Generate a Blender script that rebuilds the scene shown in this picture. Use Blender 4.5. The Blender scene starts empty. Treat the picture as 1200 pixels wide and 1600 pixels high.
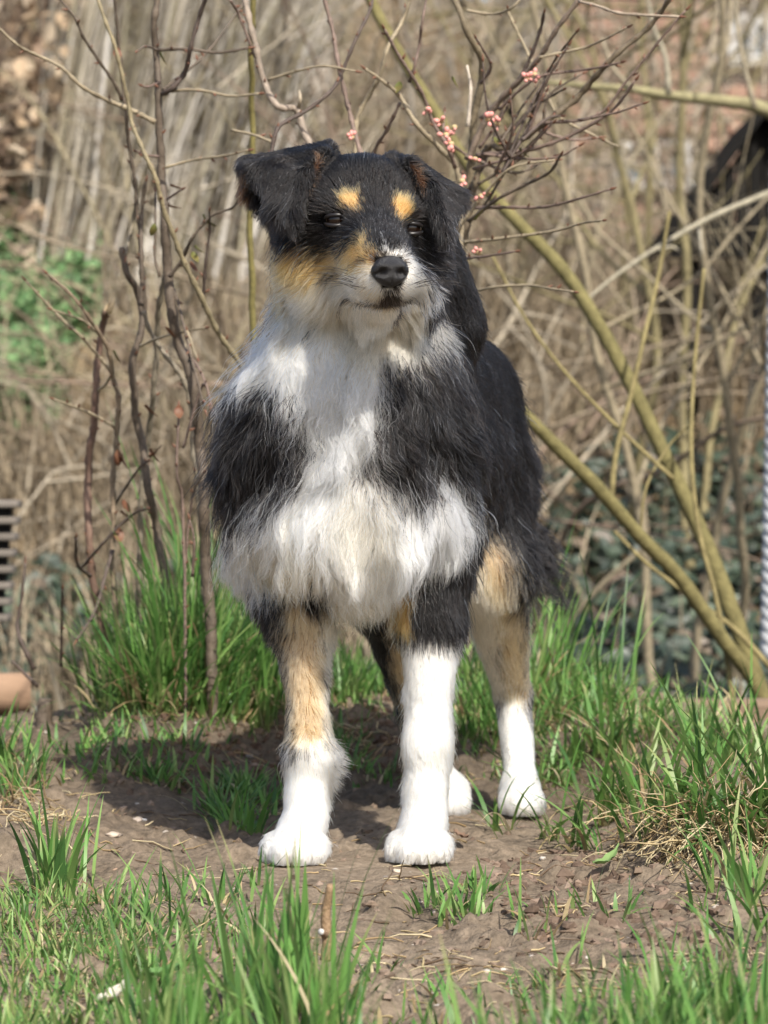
import bpy, math
import numpy as np
from mathutils import Vector, kdtree
S = bpy.context.scene
# ------------------------------------------------------------------ camera, sky, sun, exposure
CAM = np.array([0.0, -3.5, 0.42]); SLOPE = 0.02; K = 0.64375e-3 / 3.5
cam = bpy.data.cameras.new('camera'); camo = bpy.data.objects.new('camera', cam)
S.collection.objects.link(camo); S.camera = camo
camo.location = CAM; camo.rotation_euler = (math.pi / 2 - math.atan(SLOPE), 0, 0)
cam.sensor_fit = 'VERTICAL'; cam.sensor_height = 36; cam.sensor_width = 27
cam.lens = 18 / (800 * K); cam.clip_start = 0.05; cam.clip_end = 500
cam.dof.use_dof = True; cam.dof.focus_distance = 3.30; cam.dof.aperture_fstop = cam.lens / 11.5
SUN = np.array([0.32, -0.78, 0.86]); SUN /= np.linalg.norm(SUN)
W = bpy.data.worlds.new('World'); S.world = W; W.use_nodes = True
nt = W.node_tree; bg = nt.nodes['Background']
sky = nt.nodes.new('ShaderNodeTexSky'); sky.sky_type = 'NISHITA'; sky.sun_disc = False
sky.sun_elevation = math.asin(SUN[2]); sky.sun_rotation = math.atan2(SUN[0], SUN[1])
sky.air_density = 1.0; sky.dust_density = 2.5
nt.links.new(sky.outputs[0], bg.inputs[0]); bg.inputs[1].default_value = 0.13
sl = bpy.data.lights.new('sun', 'SUN'); sl.energy = 4.5; sl.angle = math.radians(0.53); sl.color = (1, 0.95, 0.86)
so = bpy.data.objects.new('sun', sl); S.collection.objects.link(so)
so.rotation_euler = Vector(SUN).to_track_quat('Z', 'Y').to_euler(); so.location = (3, -3, 5)
S.view_settings.view_transform = 'Standard'; S.view_settings.look = 'None'
S.view_settings.gamma = 1; S.view_settings.use_curve_mapping = False; S.view_settings.exposure = 0.6
S.cycles.use_denoising = True; S.cycles.max_bounces = 10; S.cycles.diffuse_bounces = 3
S.cycles.glossy_bounces = 6; S.cycles.transmission_bounces = 10; S.cycles.transparent_max_bounces = 8
S.cycles.sample_clamp_indirect = 6
RNG = np.random.default_rng(7)

# ------------------------------------------------------------------ helpers
def P(px, py, y):
    """the point at world depth y that the photograph shows at pixel (px, py) of 1200 x 1600"""
    c = 1 / math.sqrt(1 + SLOPE * SLOPE); s = SLOPE * c
    u = (800 - py) * K; r = (px - 600) * K
    d = np.array([r, c + u * s, -s + u * c])
    return CAM + d * ((y - CAM[1]) / d[1])
def to_px(p):
    c = 1 / math.sqrt(1 + SLOPE * SLOPE); s = SLOPE * c
    q = p - CAM
    f = q[..., 1] * c - q[..., 2] * s; u = q[..., 1] * s + q[..., 2] * c
    return 600 + q[..., 0] / f / K, 800 - u / f / K
def hsh(i, j, k=0, seed=0):
    n = (i * 73856093) ^ (j * 19349663) ^ (k * 83492791) ^ (seed * 2654435761 & 0x7fffffff)
    n = (n ^ (n >> 13)) * 1274126177 & 0x7fffffff
    n = (n ^ (n >> 16)) * 668265263 & 0x7fffffff
    return ((n ^ (n >> 15)) & 0xffff) / 65535.0
def noise2(x, y, seed=0):
    x = np.asarray(x, float); y = np.asarray(y, float)
    i = np.floor(x).astype(np.int64); j = np.floor(y).astype(np.int64)
    a = x - i; b = y - j; a = a * a * (3 - 2 * a); b = b * b * (3 - 2 * b)
    z = np.zeros_like(i)
    h = lambda p, q: hsh(p, q, z, seed)
    return ((h(i, j) * (1 - a) + h(i + 1, j) * a) * (1 - b) + (h(i, j + 1) * (1 - a) + h(i + 1, j + 1) * a) * b) * 2 - 1
def noise3(p, seed=0):
    i = np.floor(p).astype(np.int64); f = p - i; f = f * f * (3 - 2 * f)
    x, y, z = i[..., 0], i[..., 1], i[..., 2]; a, b, c = f[..., 0], f[..., 1], f[..., 2]
    def pl(k): return ((hsh(x, y, k, seed) * (1 - a) + hsh(x + 1, y, k, seed) * a) * (1 - b) + (hsh(x, y + 1, k, seed) * (1 - a) + hsh(x + 1, y + 1, k, seed) * a) * b)
    return (pl(z) * (1 - c) + pl(z + 1) * c) * 2 - 1
def fbm2(x, y, o=4, seed=0):
    r = 0; a = 1; t = 0
    for k in range(o):
        r = r + a * noise2(x * 2 ** k + 17.3 * k, y * 2 ** k - 9.1 * k, seed + k); t += a; a *= .5
    return r / t
def sstep(a, b, x):
    t = np.clip((x - a) / (b - a), 0, 1); return t * t * (3 - 2 * t)
def nrm(v): return v / np.maximum(np.linalg.norm(v, axis=-1, keepdims=True), 1e-9)

def mesh_of(name, V, F, mat=None, smooth=True, col=None):
    V = np.asarray(V, np.float32); me = bpy.data.meshes.new(name)
    if isinstance(F, np.ndarray):
        n, k = F.shape
        me.vertices.add(len(V)); me.vertices.foreach_set('co', V.ravel())
        me.loops.add(n * k); me.loops.foreach_set('vertex_index', F.astype(np.int32).ravel())
        me.polygons.add(n); me.polygons.foreach_set('loop_start', np.arange(0, n * k, k, dtype=np.int32))
        me.polygons.foreach_set('loop_total', np.full(n, k, np.int32))
        me.update(calc_edges=True); me.validate()
    else:
        me.from_pydata(V.tolist(), [], [list(f) for f in F]); me.update()
    me.polygons.foreach_set('use_smooth', np.full(len(me.polygons), smooth))
    if col is not None:
        a = me.attributes.new('tint', 'FLOAT_COLOR', 'POINT')
        c = np.ones((len(V), 4), np.float32); c[:, :3] = col; a.data.foreach_set('color', c.ravel())
    if mat: me.materials.append(mat)
    return me
def link(name, data, parent=None, label=None, cat=None, group=None, kind=None, loc=None):
    o = bpy.data.objects.new(name, data); S.collection.objects.link(o)
    if loc is not None: o.location = loc
    if parent is not None: o.parent = parent
    if label: o['label'] = label
    if cat: o['category'] = cat
    if group: o['group'] = group
    if kind: o['kind'] = kind
    return o
def empty(name, loc, **k): return link(name, None, loc=[float(c) for c in loc], **k)
class MB:
    """collects pieces (verts, faces, colour) into one mesh"""
    def __init__(s): s.V = []; s.F = []; s.C = []; s.n = 0
    def add(s, V, F, c=None):
        V = np.asarray(V, float).reshape(-1, 3)
        s.V.append(V); s.F += [tuple(int(i) + s.n for i in f) for f in F]
        if c is not None: s.C.append(np.broadcast_to(np.asarray(c, float), (len(V), 3)))
        s.n += len(V); return s
    def mesh(s, name, mat, off=(0, 0, 0), smooth=True):
        V = np.concatenate(s.V) - np.asarray(off)
        return mesh_of(name, V, s.F, mat, smooth, np.concatenate(s.C) if s.C else None)
def spline(pts, rad, step):
    pts = np.asarray(pts, float); rad = np.asarray(rad, float)
    if len(pts) < 2: return pts, rad
    e = np.concatenate([[2 * pts[0] - pts[1]], pts, [2 * pts[-1] - pts[-2]]]); O = []; R = []
    for i in range(len(pts) - 1):
        a, b, c, d = e[i:i + 4]; m = max(1, int(math.ceil(np.linalg.norm(c - b) / step)))
        for t in np.arange(m) / m:
            O.append(.5 * (2 * b + (c - a) * t + (2 * a - 5 * b + 4 * c - d) * t * t + (3 * b - a - 3 * c + d) * t ** 3))
            R.append(rad[i] * (1 - t) + rad[i + 1] * t)
    O.append(pts[-1]); R.append(rad[-1]); return np.array(O), np.array(R)
def tube(pts, rad, n=6, step=.02, rough=0.0, seed=0, cap=True):
    c, r = spline(pts, rad, step); m = len(c)
    T = nrm(np.gradient(c, axis=0)); up = np.array([0, 0, 1.]) if abs(T[0][2]) < .9 else np.array([1., 0, 0])
    u = np.cross(T[0], up); u /= np.linalg.norm(u); V = []
    rg = np.random.default_rng(seed)
    for i in range(m):
        u = u - T[i] * u.dot(T[i]); u /= np.linalg.norm(u); w = np.cross(T[i], u)
        for k in range(n):
            a = 2 * math.pi * k / n
            rr = r[i] * (1 + rough * (rg.random() - .5) * 2)
            V.append(c[i] + (u * math.cos(a) + w * math.sin(a)) * rr)
    F = [(i * n + k, i * n + (k + 1) % n, (i + 1) * n + (k + 1) % n, (i + 1) * n + k) for i in range(m - 1) for k in range(n)]
    if cap: F += [tuple(range(n - 1, -1, -1)), tuple((m - 1) * n + k for k in range(n))]
    return np.array(V), F
def box(x0, x1, y0, y1, z0, z1, b=0.0):
    """a box with bevelled long edges"""
    b = min(b, (x1 - x0) * .45, (y1 - y0) * .45, (z1 - z0) * .45)
    V = []; F = []
    if b <= 0:
        V = [(x, y, z) for x in (x0, x1) for y in (y0, y1) for z in (z0, z1)]
        return np.array(V), [(0, 1, 3, 2), (4, 6, 7, 5), (0, 4, 5, 1), (2, 3, 7, 6), (0, 2, 6, 4), (1, 5, 7, 3)]
    ring = [(y0 + b, z0), (y1 - b, z0), (y1, z0 + b), (y1, z1 - b), (y1 - b, z1), (y0 + b, z1), (y0, z1 - b), (y0, z0 + b)]
    cy, cz = (y0 + y1) / 2, (z0 + z1) / 2
    for x, s in ((x0, 1), (x0 + b, 0), (x1 - b, 0), (x1, 1)):
        for (y, z) in ring:
            V.append((x, y - np.sign(y - cy) * b * s * .7, z - np.sign(z - cz) * b * s * .7))
    for i in range(3):
        for k in range(8): F.append((i * 8 + k, (i + 1) * 8 + k, (i + 1) * 8 + (k + 1) % 8, i * 8 + (k + 1) % 8))
    F += [tuple(range(8)), tuple(24 + k for k in range(7, -1, -1))]
    return np.array(V), F
def ball(c, r, n=10, m=7):
    V = [(0, 0, -1)]; F = []
    for i in range(1, m):
        a = math.pi * i / m
        V += [(math.sin(a) * math.cos(2 * math.pi * k / n), math.sin(a) * math.sin(2 * math.pi * k / n), -math.cos(a)) for k in range(n)]
    V.append((0, 0, 1)); L = len(V) - 1
    F += [(0, 1 + (k + 1) % n, 1 + k) for k in range(n)]
    for i in range(m - 2):
        for k in range(n): F.append((1 + i * n + k, 1 + i * n + (k + 1) % n, 1 + (i + 1) * n + (k + 1) % n, 1 + (i + 1) * n + k))
    b = 1 + (m - 2) * n
    F += [(L, b + k, b + (k + 1) % n) for k in range(n)]
    return np.array(V) * np.asarray(r) + np.asarray(c), F

def nodes_of(m): return m.node_tree.nodes, m.node_tree.links
def mat(name, color=(.5, .5, .5), rough=.7, attr=None, var=0.0, scale=30, color2=None, bump=0.0, bscale=80, spec=.3, trans=0.0, stretch=None, coat=0.0):
    m = bpy.data.materials.new(name); m.use_nodes = True; N, L = nodes_of(m); b = N['Principled BSDF']
    b.inputs['Roughness'].default_value = rough; b.inputs['Specular IOR Level'].default_value = spec
    b.inputs['Coat Weight'].default_value = coat
    tc = N.new('ShaderNodeTexCoord'); vec = tc.outputs['Object']
    if stretch:
        mp = N.new('ShaderNodeMapping'); mp.inputs['Scale'].default_value = stretch; L.new(vec, mp.inputs[0]); vec = mp.outputs[0]
    src = None
    if attr:
        a = N.new('ShaderNodeAttribute'); a.attribute_name = attr; src = a.outputs['Color']
    if color2 or var:
        t = N.new('ShaderNodeTexNoise'); t.inputs['Scale'].default_value = scale; t.inputs['Detail'].default_value = 6; t.inputs['Roughness'].default_value = .65
        L.new(vec, t.inputs['Vector'])
        r = N.new('ShaderNodeMapRange'); r.inputs[1].default_value = .3; r.inputs[2].default_value = .7; L.new(t.outputs['Fac'], r.inputs[0])
        mx = N.new('ShaderNodeMix'); mx.data_type = 'RGBA'
        L.new(r.outputs[0], mx.inputs[0])
        if src is not None:
            mx.blend_type = 'MULTIPLY'; mx.inputs[0].default_value = 1
            vr = N.new('ShaderNodeMapRange'); vr.inputs[3].default_value = 1 - var; vr.inputs[4].default_value = 1 + var; L.new(r.outputs[0], vr.inputs[0])
            L.remove(mx.inputs[0].links[0]); mx.inputs[0].default_value = 1
            L.new(src, mx.inputs[6]); L.new(vr.outputs[0], mx.inputs[7])
        else:
            c2 = color2 or tuple(c * (1 - var) for c in color)
            mx.inputs[6].default_value = (*color, 1); mx.inputs[7].default_value = (*c2, 1)
        src = mx.outputs[2]
    if src is not None: L.new(src, b.inputs['Base Color'])
    else: b.inputs['Base Color'].default_value = (*color, 1)
    if bump:
        t = N.new('ShaderNodeTexNoise'); t.inputs['Scale'].default_value = bscale; t.inputs['Detail'].default_value = 5; L.new(vec, t.inputs['Vector'])
        bp = N.new('ShaderNodeBump'); bp.inputs['Strength'].default_value = bump; bp.inputs['Distance'].default_value = .004
        L.new(t.outputs['Fac'], bp.inputs['Height']); L.new(bp.outputs[0], b.inputs['Normal'])
    if trans:
        o = N['Material Output']; td = N.new('ShaderNodeBsdfTranslucent'); ms = N.new('ShaderNodeMixShader'); ms.inputs[0].default_value = trans
        if src is not None: L.new(src, td.inputs[0])
        else: td.inputs[0].default_value = (*color, 1)
        L.new(b.outputs[0], ms.inputs[1]); L.new(td.outputs[0], ms.inputs[2]); L.new(ms.outputs[0], o.inputs[0])
    return m
# ------------------------------------------------------------------ ground: one sheet from the near mound to the far bank
def HT(x, y, fine=True):
    x = np.asarray(x, float); y = np.asarray(y, float)
    wx = x + .05 * noise2(x * 4, y * 4, 3); wy = y + .05 * noise2(x * 4 + 9, y * 4, 4)
    crest = .095 - .035 * sstep(.15, .6, x) - .05 * sstep(.3, .65, x) - .065 * sstep(-.24, -.42, x)
    z = crest * sstep(.52, .92, wy + .12 * sstep(-.05, -.3, x)) * (1 - sstep(1.25, 1.9, y))
    z += .020 * sstep(.05, .5, y) * sstep(-.12, -.35, x) * sstep(-.6, -.4, x) * (1 - sstep(1.25, 1.9, y))
    z += .060 * sstep(.20, .30, wx) * sstep(-.22, -.10, wy + .25 * (x - .3)) * (1 - sstep(.4, .9, y))      # turf step at right
    z += .030 * sstep(-.26, -.34, wx) * sstep(-.12, -.05, wy) * (1 - sstep(.0, .25, y))                # crumbly lump at left
    z += -.03 * sstep(-.25, -.9, y) + .02 * noise2(x * 2.3, y * 2.3, 12) * sstep(.1, .6, abs(y - .2) + abs(x) * .4)
    z += -.32 * sstep(1.15, 2.2, y)
    z += (1.42 - .34 * sstep(.1, .8, x)) * sstep(2.9, 7.6, y) + .03 * np.clip(y - 7.6, 0, 40) + 3.2 * sstep(8.6, 15.5, y) * (1 - .93 * sstep(-.2, 1.0, x) * sstep(30, 18, y))
    z += .07 * noise2(x * .9, y * .9, 6) * sstep(1.6, 3, y) + .03 * noise2(x * 3, y * 3, 8) * sstep(1.6, 3, y)
    z += .27 * np.exp(-((x - 1.15) ** 2 / .22 + (y - 5.85) ** 2 / .25))
    if fine:
        near = sstep(1.3, .9, np.abs(x)) * sstep(-1.6, -1.2, y) * sstep(1.5, 1.1, y)
        foot = 1 - .6 * np.exp(-((x + .03) ** 2 / .02 + (y + .03) ** 2 / .01))
        a = fbm2(x * 11, y * 11, 3, 20); b = fbm2(x * 38, y * 38, 3, 30)
        cl = np.clip(fbm2(x * 24 + 3, y * 24, 3, 50), 0, 1); rough = .35 + .65 * sstep(-.25, .35, noise2(x * 5, y * 5, 70) + .5 * sstep(.25, .5, y))
        z = z + near * foot * (.008 * a + (.0085 * b + .030 * cl ** 1.5) * rough + .0012 * noise2(x * 150, y * 150, 60))
    return z
def axis(lo, hi, st, far_lo, far_hi, g=1.16):
    a = list(np.arange(lo, hi, st)); s = st
    while a[-1] < far_hi: s = min(s * g, 6); a.append(a[-1] + s)
    s = st; b = []; q = lo
    while q > far_lo: s = min(s * g, 6); q -= s; b.append(q)
    return np.array(b[::-1] + a)
gx_, gy_ = axis(-.62, .62, .0042, -60, 60, 1.12), axis(-1.0, 1.15, .0046, -14, 90, 1.05)
YY, XX = np.meshgrid(gy_, gx_, indexing='ij'); ZZ = HT(XX, YY)
nx, ny = len(gx_), len(gy_)
q = (np.arange(ny - 1)[:, None] * nx + np.arange(nx - 1)[None]).ravel()
GF = np.stack([q, q + 1, q + nx + 1, q + nx], 1)
t1 = (fbm2(XX * 6, YY * 6, 4, 80) * .5 + .5)[..., None]; t2 = (fbm2(XX * 45, YY * 45, 3, 90) * .5 + .5)[..., None]
dirt = np.array([.112, .086, .062]) * (1 - t1) + np.array([.205, .162, .119]) * t1
dirt = dirt * (.82 + .36 * t2)
dark_band = (sstep(.35, .62, YY) * sstep(1.0, .8, YY))[..., None]; dirt = dirt * (1 - .35 * dark_band * (.5 + t1))  # soil made darker across a band behind the front paws
far = np.array([.17, .125, .075]) * (.7 + .6 * t1)
fw = sstep(1.3, 2.0, YY)[..., None]; gcol = dirt * (1 - fw) + far * fw
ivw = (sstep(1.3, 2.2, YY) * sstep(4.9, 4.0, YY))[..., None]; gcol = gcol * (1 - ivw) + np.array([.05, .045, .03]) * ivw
GV = np.stack([XX, YY, ZZ], -1).reshape(-1, 3)
soil = mat('bare_soil', attr='tint', rough=.95, var=.42, scale=95, bump=.8, bscale=260, spec=.1)
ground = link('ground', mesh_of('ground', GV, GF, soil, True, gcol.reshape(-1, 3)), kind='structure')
def on_px(px, py, y0=-1.2, y1=2.0):
    """where the view ray of a pixel meets the ground"""
    for y in np.arange(y0, y1, .004):
        p = P(px, py, y)
        if p[2] <= HT(p[0], p[1]): return p
    return P(px, py, 1.0)
# ------------------------------------------------------------------ blades and leaves in bulk
def blades(p, h, az, bend, w, col, segs=5, base=None, twist=0.6, seed=1, tip=None, droop=None):
    """one curved tapering blade per root p; returns vertices, quads and tints"""
    n = len(p); rg = np.random.default_rng(seed); t = np.linspace(0, 1, segs + 1)[None, :, None]
    L = np.stack([np.cos(az), np.sin(az), np.zeros(n)], 1)[:, None]; h = h[:, None, None]; b = bend[:, None, None]
    ang = b * (.25 + .75 * t)                                            # lean from the vertical grows along the blade
    st = np.concatenate([np.zeros((n, 1, 1)), np.diff(np.broadcast_to(t, (n, segs + 1, 1)), axis=1)], 1)
    c = p[:, None] + np.cumsum((np.sin(ang) * L + np.cos(ang) * np.array([0, 0, 1.])) * st * h, axis=1)
    tw = az + math.pi / 2 + (rg.random(n) - .5) * 2 * twist
    S_ = np.stack([np.cos(tw), np.sin(tw), np.zeros(n)], 1)[:, None]
    wd = w[:, None, None] * np.clip(1.05 - t ** 2.2, .03, 1) * np.clip(.55 + 2.2 * t, 0, 1) / 2
    fold = np.cross(S_, np.sin(ang) * L + np.cos(ang) * np.array([0, 0, 1.]))
    V = np.stack([c - S_ * wd + fold * wd * .35, c + S_ * wd + fold * wd * .35], 2).reshape(-1, 3)
    k = np.arange(segs)[None] * 2 + np.arange(n)[:, None] * (segs + 1) * 2
    F = np.stack([k, k + 1, k + 3, k + 2], -1).reshape(-1, 4)
    C = np.broadcast_to(col[:, None, None, :], (n, segs + 1, 2, 3)).copy()
    if base is not None: C = C * (1 - np.clip(1 - t * 4.5, 0, 1)[..., None] * .75) + np.asarray(base) * np.clip(1 - t * 4.5, 0, 1)[..., None] * .75
    if tip is not None:
        m = (rg.random(n) < .22)[:, None, None, None] * np.clip((t - .72) * 4, 0, 1)[..., None]; C = C * (1 - m) + np.asarray(tip) * m
    return V, F, C.reshape(-1, 3)
def join(name, sets, mt, **k):
    V = []; F = []; C = []; n = 0
    for v, f, c in sets: V.append(v); F.append(f + n); C.append(c); n += len(v)
    return link(name, mesh_of(name, np.concatenate(V), np.concatenate(F), mt, True, np.concatenate(C)), **k)
def leafquads(p, size, nor, col, seed=1, fold=.25, lobes=False):
    """folded leaves: a midrib and two raised halves, six corners each"""
    n = len(p); rg = np.random.default_rng(seed); nor = nrm(nor); r = nrm(rg.normal(size=(n, 3))); u = nrm(np.cross(nor, r)); v = np.cross(nor, u)
    s = size[:, None]; f = fold * s * nor
    pts = [p - u * s, p - u * s * .2 + v * s * .62 + f, p + u * s * .55 + v * s * .45 + f * .8, p + u * s, p + u * s * .55 - v * s * .45 + f * .8, p - u * s * .2 - v * s * .62 + f]
    V = np.stack(pts, 1).reshape(-1, 3); k = np.arange(n)[:, None] * 6
    F = np.concatenate([k + [[0, 3, 2, 1]], k + [[0, 5, 4, 3]]]); C = np.repeat(col, 6, 0); return V, F, C
def tints(n, cols, rg, jit=.2, wts=None):
    cols = np.asarray(cols, float); i = rg.choice(len(cols), n, p=wts); return cols[i] * (1 + (rg.random((n, 1)) - .5) * 2 * jit)
def patch_px(poly, n, y0, y1, rg):
    """random ground points of the band y0..y1 that the photo shows inside the outline"""
    poly = np.asarray(poly, float); out = []; got = 0; tries = 0
    while got < n and tries < 60:
        tries += 1; y = y0 + (y1 - y0) * rg.random(n * 3); x = ((poly[:, 0].min() + np.ptp(poly[:, 0]) * rg.random(n * 3)) - 600) * K * (y + 3.5)
        p = np.stack([x, y, HT(x, y)], 1); a, b = to_px(p); m = poly_sd2(a, b, poly); out.append(p[m]); got += m.sum()
    return np.concatenate(out)[:n]
def poly_sd2(x, y, pts):
    ins = np.zeros(x.shape, bool)
    for (ax, ay), (bx, by) in zip(pts, np.roll(pts, -1, 0)):
        c = ((ay > y) != (by > y)); ins ^= c & (x < (bx - ax) * (y - ay) / np.where(by == ay, 1e-9, by - ay) + ax)
    return ins
dry_m = mat('dry_stalk', attr='tint', rough=.8, spec=.2, trans=.2)
ivy_m = mat('ivy_leaf', attr='tint', rough=.46, spec=.45)
leaf_m = mat('leaf', attr='tint', rough=.5, trans=.3)
rb = np.random.default_rng(5)
# dry grass standing over the whole bank
n = 62000; y = 3.6 + 7.2 * rb.random(n) ** .95; x = (rb.random(n) - .5) * 2 * (.16 * (y + 3.5) + .7)
p = np.stack([x, y, HT(x, y) - .02], 1)
pxx, pyy = to_px(p)
keepm = ~((pxx < 190) & (pyy < 740) & (pyy > 380) & (rb.random(n) < .93)) & ((y > 4.7) | (rb.random(n) < .25 + .35 * (pxx < 800)))
IVY = [(850, 790), (1000, 700), (1260, 700), (1260, 1180), (880, 1180), (840, 950)]; IVY2 = [(-60, 930), (140, 940), (170, 1080), (-60, 1080)]
keepm &= ~((poly_sd2(pxx, pyy, IVY) | poly_sd2(pxx, pyy, IVY2)) & (rb.random(len(p)) < .93))
keepm &= ~((p[:, 0] > .35) & (p[:, 1] > 7.4)); p = p[keepm]; n = len(p)
dz = noise2(p[:, 0] * 2, p[:, 1] * 2, 33)
col = tints(n, [(.33, .265, .18), (.27, .215, .145), (.39, .32, .225), (.21, .165, .11), (.44, .38, .29)], rb, .2, [.32, .28, .2, .14, .06])
dry = join('dry_grass', [blades(p, .16 + .24 * rb.random(n) * (1 + .4 * dz), rb.random(n) * 6.28, .2 + 1.1 * rb.random(n) ** 1.4, .004 + .006 * rb.random(n), col, 3, seed=2)], dry_m, kind='stuff', label='dry tan grass stalks standing all over the bank behind', cat='dry grass')
# the same dry grass goes on to both sides of the view
n = 34000; y = 3.2 + 7.6 * rb.random(n); x = np.where(rb.random(n) < .5, 1, -1) * (.16 * (y + 3.5) + .5 + 2.6 * rb.random(n)); x = np.where((y > 7.4) & (x > .35), -x, x)
p2 = np.stack([x, y, HT(x, y) - .02], 1); col2 = tints(n, [(.33, .265, .18), (.27, .215, .145), (.39, .32, .225), (.21, .165, .11)], rb, .2)
v_, f_, c_ = blades(p2, .2 + .28 * rb.random(n), rb.random(n) * 6.28, .2 + 1.1 * rb.random(n) ** 1.4, .006 + .009 * rb.random(n), col2, 3, seed=12)
join('dry_grass', [(v_, f_, c_)], dry_m, kind='stuff', label='dry grass carrying on along the bank past both picture edges', cat='dry grass')
# bleached reeds leaning together at upper left
n = 3300; y = 6.0 + 1.6 * rb.random(n); px = 30 + 350 * rb.random(n); x = (px - 600) * K * (y + 3.5)
p = np.stack([x, y, HT(x, y) - .05], 1)
col = tints(n, [(.60, .55, .46), (.76, .72, .66), (.42, .37, .28), (.20, .165, .12), (.48, .44, .32)], rb, .15)
join('dry_reeds', [blades(p, .5 + .9 * rb.random(n), .1 + 1.3 * (rb.random(n) - .5), .15 + .5 * rb.random(n), .008 + .013 * rb.random(n), col, 4, seed=3)], dry_m, kind='stuff', label='bleached dead reeds leaning together behind the left stems', cat='reeds')
# ivy carpet at the foot of the bank
n = 26000; y = 1.7 + 3.8 * rb.random(n); x = (rb.random(n) - .5) * 2 * (.16 * (y + 3.5) + .5)
pxx, pyy = to_px(np.stack([x, y, HT(x, y)], 1))
m = (noise2(x * 2.2, y * 2.2, 44) + 1.1 * sstep(4.9, 3.6, y) - .1 - .9 + 1.6 * (poly_sd2(pxx, pyy, IVY) | poly_sd2(pxx, pyy, IVY2)) > .25); x = x[m]; y = y[m]; n = len(x)
p = np.stack([x, y, HT(x, y) + .01 + .10 * rb.random(n)], 1)
col = tints(n, [(.040, .058, .036), (.028, .042, .028), (.075, .095, .062), (.13, .10, .07)], rb, .3, [.4, .35, .15, .1])
nor = np.stack([rb.normal(size=n) * .5, -.45 + rb.normal(size=n) * .45, np.full(n, .8)], 1)
join('ivy_carpet', [leafquads(p, .014 + .022 * rb.random(n), nor, col, 4)], ivy_m, kind='stuff', label='dark ivy carpet covering the foot of the bank', cat='ivy')
# green leafy patches on the bank at left
sets = []
for poly, nn in (([(-40, 400), (120, 375), (175, 430), (150, 540), (60, 590), (-40, 585)], 9000), ([(-40, 640), (60, 615), (110, 640), (60, 700), (-40, 735)], 3600)):
    p = patch_px(poly, nn, 3.8, 7.6, rb); n = len(p); p[:, 2] += .01 + .20 * rb.random(n)
    col = tints(n, [(.16, .29, .12), (.22, .35, .15), (.11, .20, .09), (.24, .26, .15)], rb, .2)
    sets.append(leafquads(p, .009 + .013 * rb.random(n), np.stack([rb.normal(size=n) * .6, -.4 + rb.normal(size=n) * .5, np.full(n, .8)], 1), col, 5))
join('nettle_patch', sets, leaf_m, kind='stuff', label='fresh green leafy ground plants on the bank at left', cat='ground plants')

# ------------------------------------------------------------------ the brick house behind the trees
brick_m = mat('brick', (.36, .225, .165), .9, var=.35, scale=9, color2=(.29, .18, .135), bump=.4)
mortar_m = mat('mortar', (.33, .29, .245), .95, var=.2, scale=20, bump=.3)
white_m = mat('white_paint', (.46, .45, .43), .5, var=.06, scale=8)
glass_m = mat('window_glass', (.08, .10, .12), .05, spec=.9, coat=1)
tile_m = mat('roof_tile', (.28, .11, .07), .85, var=.3, scale=14, bump=.3)
HY = 12.0; hz = float(HT(2.5, HY)) - .2
house = empty('brick_house', (2.6, HY, hz), label='red brick house half hidden behind the bare branches', cat='house')
o = np.array([2.6, HY, hz])
V, F = box(.65, 4.6, HY + .03, HY + 3.2, hz, hz + 3.0); link('wall', MB().add(V - o, F).mesh('wall', mortar_m, smooth=False), house)
bme = MB().add(*box(-.1, .1, -.03, .05, -.031, .031, .005)).mesh('brick', brick_m, smooth=False)
wins = [(960, 1085, 222, 300), (1135, 1215, 25, 105)]  # second one is made up, standing in for a bright gap of sky
wr = []
for (a, b, c, d_) in wins:
    p0, p1 = P(a, d_, HY), P(b, c, HY); wr.append((p0[0], p1[0], p0[2], p1[2]))
nb = 0; zc = hz + .25; row = 0
while zc < 3.05:
    xc = .77 + (row % 2) * .11
    while xc < 2.55:
        if zc > 1.35 and nb < 290 and not any(a - .07 < xc < b + .07 and c - .05 < zc < d_ + .05 for a, b, c, d_ in wr):
            link('brick', bme, house, loc=(xc - o[0], (rb.random() - .5) * .006, zc - o[2])); nb += 1
        xc += .215
    zc += .075; row += 1
for a, b, c, d_ in wr:
    f = MB()
    for q in ((a, b, c, c + .05), (a, b, d_ - .05, d_), (a, a + .05, c + .05, d_ - .05), (b - .05, b, c + .05, d_ - .05), ((a + b) / 2 - .015, (a + b) / 2 + .015, c + .05, d_ - .05)):
        V, F = box(q[0], q[1], HY - .05, HY + .026, q[2], q[3], .006); f.add(V - o, F)
    w = link('window_and_sky_gap', f.mesh('window_and_sky_gap', white_m, smooth=False), house)
    for s, e in ((a + .05, (a + b) / 2 - .015), ((a + b) / 2 + .015, b - .05)):
        V, F = box(s, e, HY - .01, HY + .004, c + .05, d_ - .05); link('pane', MB().add(V - o, F).mesh('pane', glass_m, smooth=False), w)
V = np.array([(.4, HY - .35, hz + 2.95), (4.9, HY - .35, hz + 2.95), (4.9, HY + 1.6, hz + 4.1), (.4, HY + 1.6, hz + 4.1), (.4, HY + 3.6, hz + 2.95), (4.9, HY + 3.6, hz + 2.95)])
V = np.concatenate([V, V - [0, 0, .12]])
link('roof', MB().add(V - o, [(0, 1, 2, 3), (3, 2, 5, 4), (7, 6, 9, 8), (8, 9, 10, 11), (0, 6, 7, 1), (4, 5, 11, 10), (0, 3, 9, 6), (3, 4, 10, 9), (1, 7, 8, 2), (2, 8, 11, 5)]).mesh('roof', tile_m, smooth=False), house)
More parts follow.
